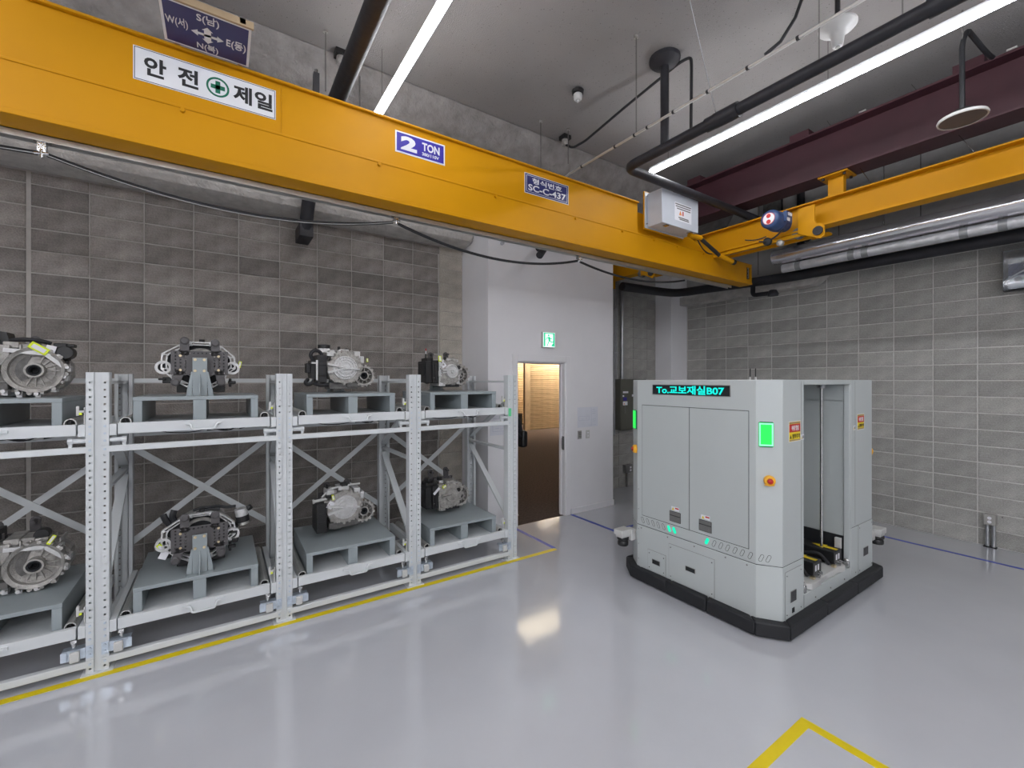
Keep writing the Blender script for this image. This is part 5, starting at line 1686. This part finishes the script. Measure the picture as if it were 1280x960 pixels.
# ================================================================== WALL THINGS
t = tag(empty('exit_sign', (3.895, 4.92, 2.47)), 'green and white running man exit sign on white wall above the doorway', 'sign')
MB().box(3.782, 4.008, 4.885, 4.93, 2.468, 2.69).build('case', 'white_plastic', t, bevel=.003)
fc_ = MB().box(3.79, 4.0, 4.882, 4.885, 2.476, 2.682).build('light_face', 'exit_white', t)
YE = 4.8815
M = facing((3.895, YE, 2.579), (0, -1, 0))
g = MB(M).box(-.098, -.072, -.096, .096, 0, .001).box(.07, .098, -.096, .096, 0, .001).box(-.098, .098, .084, .097, 0, .001)
g.build('door_symbol', 'exit_green', t)
g = MB(M)
disc(g, -.012, .062, [(0, 0), (.015, 0), (.015, .001), (0, .001)], 16)
bar(g, (-.008, .042), (.004, -.012), .017, 0, .001)
bar(g, (-.008, .036), (-.05, .022), .006, 0, .001)
bar(g, (-.048, .024), (-.058, -.008), .006, 0, .001)
bar(g, (.0, .036), (.034, .012), .006, 0, .001)
bar(g, (.034, .014), (.05, .024), .006, 0, .001)
bar(g, (.004, -.008), (-.018, -.045), .008, 0, .001)
bar(g, (-.018, -.045), (-.038, -.09), .007, 0, .001)
bar(g, (.006, -.008), (.038, -.034), .008, 0, .001)
bar(g, (.038, -.034), (.07, -.03), .007, 0, .001)
bar(g, (.045, -.09), (.072, -.06), .012, 0, .001)
g.build('running_figure', 'exit_green', t)

t = tag(empty('wall_notice', (4.69, 4.93, 1.28)), 'pale printed sheet on white wall right of the doorway', 'notice')
MB().box(4.475, 4.90, 4.928, 4.93, 1.285, 1.59).build('sheet', 'paper_wall', t)
l = MB()
for x0, x1, z0, z1 in ((4.50, 4.72, 1.39, 1.393), (4.50, 4.72, 1.45, 1.453), (4.50, 4.503, 1.39, 1.453), (4.717, 4.72, 1.39, 1.453), (4.56, 4.60, 1.41, 1.413), (4.64, 4.67, 1.42, 1.424), (4.78, 4.84, 1.55, 1.554), (4.78, 4.86, 1.52, 1.524), (4.78, 4.85, 1.49, 1.494), (4.78, 4.86, 1.40, 1.403), (4.78, 4.85, 1.37, 1.373), (4.70, 4.86, 1.31, 1.313), (4.76, 4.763, 1.30, 1.58)):
    l.box(x0, x1, 4.9275, 4.928, z0, z1)
l.build('drawing', 'paper_line', t)
t = tag(empty('wall_notice', (3.08, 4.93, 1.26)), 'pale drawing sheet on white wall seen through the rack end', 'notice')
MB().box(2.94, 3.23, 4.928, 4.93, 1.27, 1.54).build('sheet', 'paper_wall', t)
l = MB()
for x0, x1, z0, z1 in ((2.98, 3.19, 1.32, 1.324), (2.98, 3.19, 1.40, 1.404), (2.98, 2.984, 1.32, 1.40), (3.186, 3.19, 1.32, 1.40), (3.02, 3.08, 1.36, 1.364), (3.10, 3.14, 1.35, 1.354), (2.98, 3.10, 1.49, 1.494)):
    l.box(x0, x1, 4.9275, 4.928, z0, z1)
l.build('drawing', 'paper_line', t)
t = tag(empty('light_switch', (4.515, 4.93, 1.12)), 'grey wall switch plate right of the doorway', 'switch')
MB().box(4.478, 4.552, 4.918, 4.93, 1.115, 1.237).build('plate', 'outlet_grey', t, bevel=.003)
for z in (1.14, 1.168, 1.196):
    MB().box(4.49, 4.515, 4.912, 4.918, z, z + .02).box(4.52, 4.542, 4.912, 4.918, z, z + .02).build('button', 'handle_metal', t, bevel=.002)
t = tag(empty('wall_outlet', (4.68, 4.93, 1.12)), 'white wall control plate beside the grey switch plate', 'switch')
MB().box(4.645, 4.715, 4.916, 4.93, 1.113, 1.237).build('plate', 'white_plastic', t, bevel=.003)
MB().box(4.665, 4.695, 4.912, 4.916, 1.19, 1.21).box(4.672, 4.688, 4.912, 4.916, 1.14, 1.165).build('button', 'paper', t)

# electrical cabinet with its conduits
t = tag(empty('electrical_cabinet', (6.4, 5.58, 1.09)), 'olive grey electrical cabinet on block wall right of white vestibule', 'cabinet')
MB().box(6.045, 6.75, 5.505, YW - .004, 1.09, 2.025).build('case', 'panel_olive', t, bevel=.006)
d = MB().box(6.055, 6.74, 5.497, 5.505, 1.10, 1.84).box(6.055, 6.74, 5.499, 5.505, 1.85, 2.015).build('door', 'panel_olive', t, bevel=.004)
lb = MB().box(6.10, 6.24, 5.495, 5.497, 1.765, 1.80).box(6.09, 6.13, 5.495, 5.497, 1.70, 1.73).box(6.10, 6.22, 5.495, 5.497, 1.545, 1.615).box(6.34, 6.55, 5.495, 5.497, 1.70, 1.74).build('label', 'paper', d)
MB().box(6.11, 6.20, 5.494, 5.497, 1.63, 1.69).build('meter', 'sign_blue', d)
MB().prism([(0, 0), (.035, 0), (.0175, .03)], 0, .0015, facing((6.115, 5.495, 1.56), (0, -1, 0))).build('warning_triangle', 'sticker_orange', d)
MB().cyl((6.44, 5.48, 1.60), (6.44, 5.497, 1.60), .022, 14).build('stop_button', 'sticker_red', d)
MB().box(6.14, 6.155, 5.482, 5.497, 1.40, 1.53).build('handle', 'handle_metal', d, bevel=.003)
for x, lab, top in ((5.985, 'thin steel conduit running up from cabinet nearest the white vestibule', 3.85), (6.04, 'middle thin steel conduit rising from the cabinet', 3.85)):
    t = tag(empty('conduit', (x, 5.6, 1.9)), lab, 'conduit')
    MB().cyl((x, 5.60, 1.0 if x < 6.03 else 2.02), (x, 5.60, top), .016, 10).build('tube', 'galvanised', t)
    for z in (2.5, 3.3):
        MB().box(x - .024, x + .024, 5.58, YW - .003, z, z + .02).build('clip', 'galvanised', t)
t = tag(empty('conduit', (6.17, 5.57, 2.02)), 'thick steel conduit bending over above the cabinet', 'conduit')
MB().tube(bend([(6.17, 5.58, 2.024), (6.17, 5.58, 3.72), (6.1, 5.58, 3.88), (5.88, 5.59, 3.93)], .15, 6), .036, 14).build('tube', 'galvanised', t)
t = tag(empty('wall_socket', (6.36, 5.64, 0)), 'dark socket box on a short conduit under the electrical cabinet', 'socket')
MB().box(6.27, 6.46, 5.58, YW - .003, .27, .42).build('box', 'handle_metal', t, bevel=.004)
MB().box(6.38, 6.42, 5.574, 5.58, .35, .385).box(6.38, 6.42, 5.574, 5.58, .295, .33).build('outlet', 'paper', t)
MB().cyl((6.35, 5.63, 0), (6.35, 5.63, .27), .018, 10).build('conduit', 'cast_dark', t)

t = tag(empty('wall_socket', (7.66, 1.165, 0)), 'grey double socket on two steel conduits at the foot of right wall', 'socket')
MB().box(7.61, XW - .004, 1.115, 1.215, .275, .40).build('box', 'outlet_grey', t, bevel=.004)
for z in (.36, .315):
    MB().lathe([(0, 0), (.018, 0), (.018, .003), (0, .003)], facing((7.609, 1.165, z), (-1, 0, 0)), 16).build('outlet', 'paper', t)
for y in (1.138, 1.19):
    MB().cyl((7.66, y, .012), (7.66, y, .276), .018, 12).build('conduit', 'galvanised', t)
MB().box(7.635, 7.69, 1.11, 1.22, 0, .014).build('foot', 'black_rubber', t)
for y, z in ((1.075, .375),):
    MB().cyl((XW - .012, y, z), (XW, y, z), .008, 8).build('anchor', 'cast_dark', t)

# device with a clear cover on the right wall
t = tag(empty('wall_device', (7.6, .8, 3.0)), 'dark device under a clear cover high on the right wall', 'device')
MB().box(7.62, XW - .004, .58, 1.06, 3.04, 3.50).build('back_plate', 'black_plastic', t, bevel=.005)
MB().box(7.56, 7.62, .62, 1.01, 3.20, 3.34).build('circuit_board', 'board_blue', t)
MB().box(7.54, 7.62, .62, 1.01, 3.34, 3.47).build('upper_housing', 'black_plastic', t, bevel=.006)
MB().box(7.56, 7.62, .62, 1.01, 3.06, 3.20).build('lower_housing', 'galvanised', t)
MB().lathe([(0, 0), (.055, 0), (.06, .01), (.045, .03), (0, .035)], facing((7.56, .84, 3.14), (-1, 0, 0)), 24).build('lens', 'board_green', t)
MB().lathe([(.0, 0), (.03, 0), (.03, .02), (0, .02)], facing((7.56, .93, 3.15), (-1, 0, 0)), 16).build('knob', 'black_plastic', t)
MB().tube(sag((7.535, 1.03, 3.14), (7.535, .6, 3.28), -.06, 10), .010, 8).build('edge_strip', 'sign_white', t)
c = MB()
x0, x1, y0, y1, z0, z1 = 7.525, 7.615, .59, 1.045, 3.045, 3.495
c.box(x0, x0 + .004, y0, y1, z0, z1).box(x0 + .0045, x1, y0, y0 + .004, z0, z1).box(x0 + .0045, x1, y1 - .004, y1, z0, z1)
c.build('clear_cover', 'clear_cover', t)
MB().box(7.63, XW - .004, .84, .88, 2.86, 3.04).build('cable_tail', 'black_rubber', t)

# ================================================================== PERSON JUST INSIDE THE DOORWAY
def skin_body(name, pts, edges, m, parent, sub=2, root=0):
    me = bpy.data.meshes.new(name)
    me.from_pydata([p[:3] for p in pts], edges, [])
    o = bpy.data.objects.new(name, me)
    o.parent = parent
    COL.objects.link(o)
    WORLD[o] = WORLD[parent]
    sk = o.modifiers.new('skin', 'SKIN')
    sk.use_smooth_shade = True
    for i, p in enumerate(pts):
        d = me.skin_vertices[0].data[i]
        d.radius = (p[3], p[4] if len(p) > 4 else p[3])
        d.use_root = i == root
    if sub:
        s = o.modifiers.new('sub', 'SUBSURF')
        s.levels = sub
        s.render_levels = sub
    me.materials.append(MATS[m])
    return o


pr = tag(empty('person', (3.57, 5.54, 0), -.35), 'person in dark clothes and white shoes mostly hidden behind the doorway', 'person')
pts = [(0, 0, .93, .145, .105), (0, .0, 1.12, .135, .10), (0, 0, 1.30, .16, .11), (0, 0, 1.43, .13, .09), (0, .0, 1.50, .058, .058), (0, -.01, 1.55, .055, .055)]
ed = [(0, 1), (1, 2), (2, 3), (3, 4), (4, 5)]
for s in (-1, 1):
    k = len(pts)
    pts += [(s * .10, 0, .86, .095, .10), (s * .105, -.01, .50, .062, .066), (s * .11, .02, .12, .045, .05), (s * .11, -.03, .05, .042, .04)]
    ed += [(0, k), (k, k + 1), (k + 1, k + 2), (k + 2, k + 3)]
    k = len(pts)
    pts += [(s * .195, 0, 1.40, .062, .062), (s * .25, .03, 1.12, .048, .048)] + ([(s * .255, -.06, .90, .036, .036)] if s < 0 else [(.13, -.17, 1.20, .036, .036)])
    ed += [(3, k), (k, k + 1), (k + 1, k + 2)]
body = skin_body('clothed_body', pts, ed, 'dark_cloth', pr)
hd = [(0, -.005, 1.585, .052, .058), (0, -.012, 1.64, .072, .085), (0, -.002, 1.70, .078, .09), (0, .0, 1.745, .055, .065)]
skin_body('head', hd, [(0, 1), (1, 2), (2, 3)], 'skin', pr)
MB(axes((1, 0, 0), (0, 1, 0), (0, 0, 1), (0, .012, 1.70))).lathe([(.088, -.04), (.092, .0), (.085, .045), (.05, .08), (0, .09)], n=20).build('hair', 'hair', pr, True)
f = MB()
for s in (-1, 1):
    f.lathe([(0, 0), (.011, 0), (.007, .006), (0, .008)], facing((s * .03, -.088, 1.665), (0, -1, 0)), 10)
f.build('eyes', 'hair', pr, True)
MB().prism([(-.012, 0), (.012, 0), (.005, .045), (-.005, .045)], 0, .022, facing((0, -.088, 1.615), (0, -1, 0))).build('nose', 'skin', pr, True, bevel=.004)
MB().box(-.022, .022, -.094, -.086, 1.592, 1.60).build('mouth', 'sticker_red', pr, True, bevel=.002)
for s in (-1, 1):
    # wrist, palm, four fingers and a thumb; the left hand hangs, the right one rests on the chest strap
    h = [(0, 0, 0, .026, .022), (.002, -.015, -.055, .034, .016)]
    e = [(0, 1)]
    for q, (dx, L) in enumerate(((-.024, .062), (-.008, .07), (.008, .066), (.022, .052))):
        k = len(h)
        h += [(.002 + dx, -.02 - .004 * q, -.085, .0085), (.002 + dx, -.03, -.085 - L * .55, .0078), (-.002 + dx, -.022, -.085 - L, .0065)]
        e += [(1, k), (k, k + 1), (k + 1, k + 2)]
    k = len(h)
    h += [(-.02, -.045, -.04, .0095), (-.019, -.06, -.075, .008)]
    e += [(1, k), (k, k + 1)]
    if s < 0:
        h = [(-.256 - p_[0], -.07 + p_[1], .875 + p_[2], *p_[3:]) for p_ in h]
    else:
        h = [(.125 + p_[2] * .75 + p_[1] * .2, -.18 + p_[1] * .5, 1.215 - p_[2] * .62 + p_[0], *p_[3:]) for p_ in h]
    skin_body('hand', h, e, 'skin', pr, 1)
    MB().tube([(s * .11, .06, .045), (s * .11, .0, .06), (s * .11, -.09, .04), (s * .11, -.17, .032)], .048, 12, .036).build('shoe_upper', 'black_rubber', pr, True)
    MB().box(s * .11 - .05, s * .11 + .05, -.20, .10, .0, .022).build('shoe_sole', 'shoe_white', pr, True, bevel=.008)
bg = tag(empty('shoulder_bag', (3.83, 5.47, .95)), 'black bag hanging at the hidden person\'s side in the doorway', 'bag')
MB().box(3.775, 3.89, 5.38, 5.56, .98, 1.24).build('bag_body', 'black_plastic', bg, bevel=.04)
MB().tube([(3.83, 5.47, 1.23), (3.79, 5.49, 1.36), (3.74, 5.50, 1.45)], .012, 6).build('strap', 'black_rubber', bg)
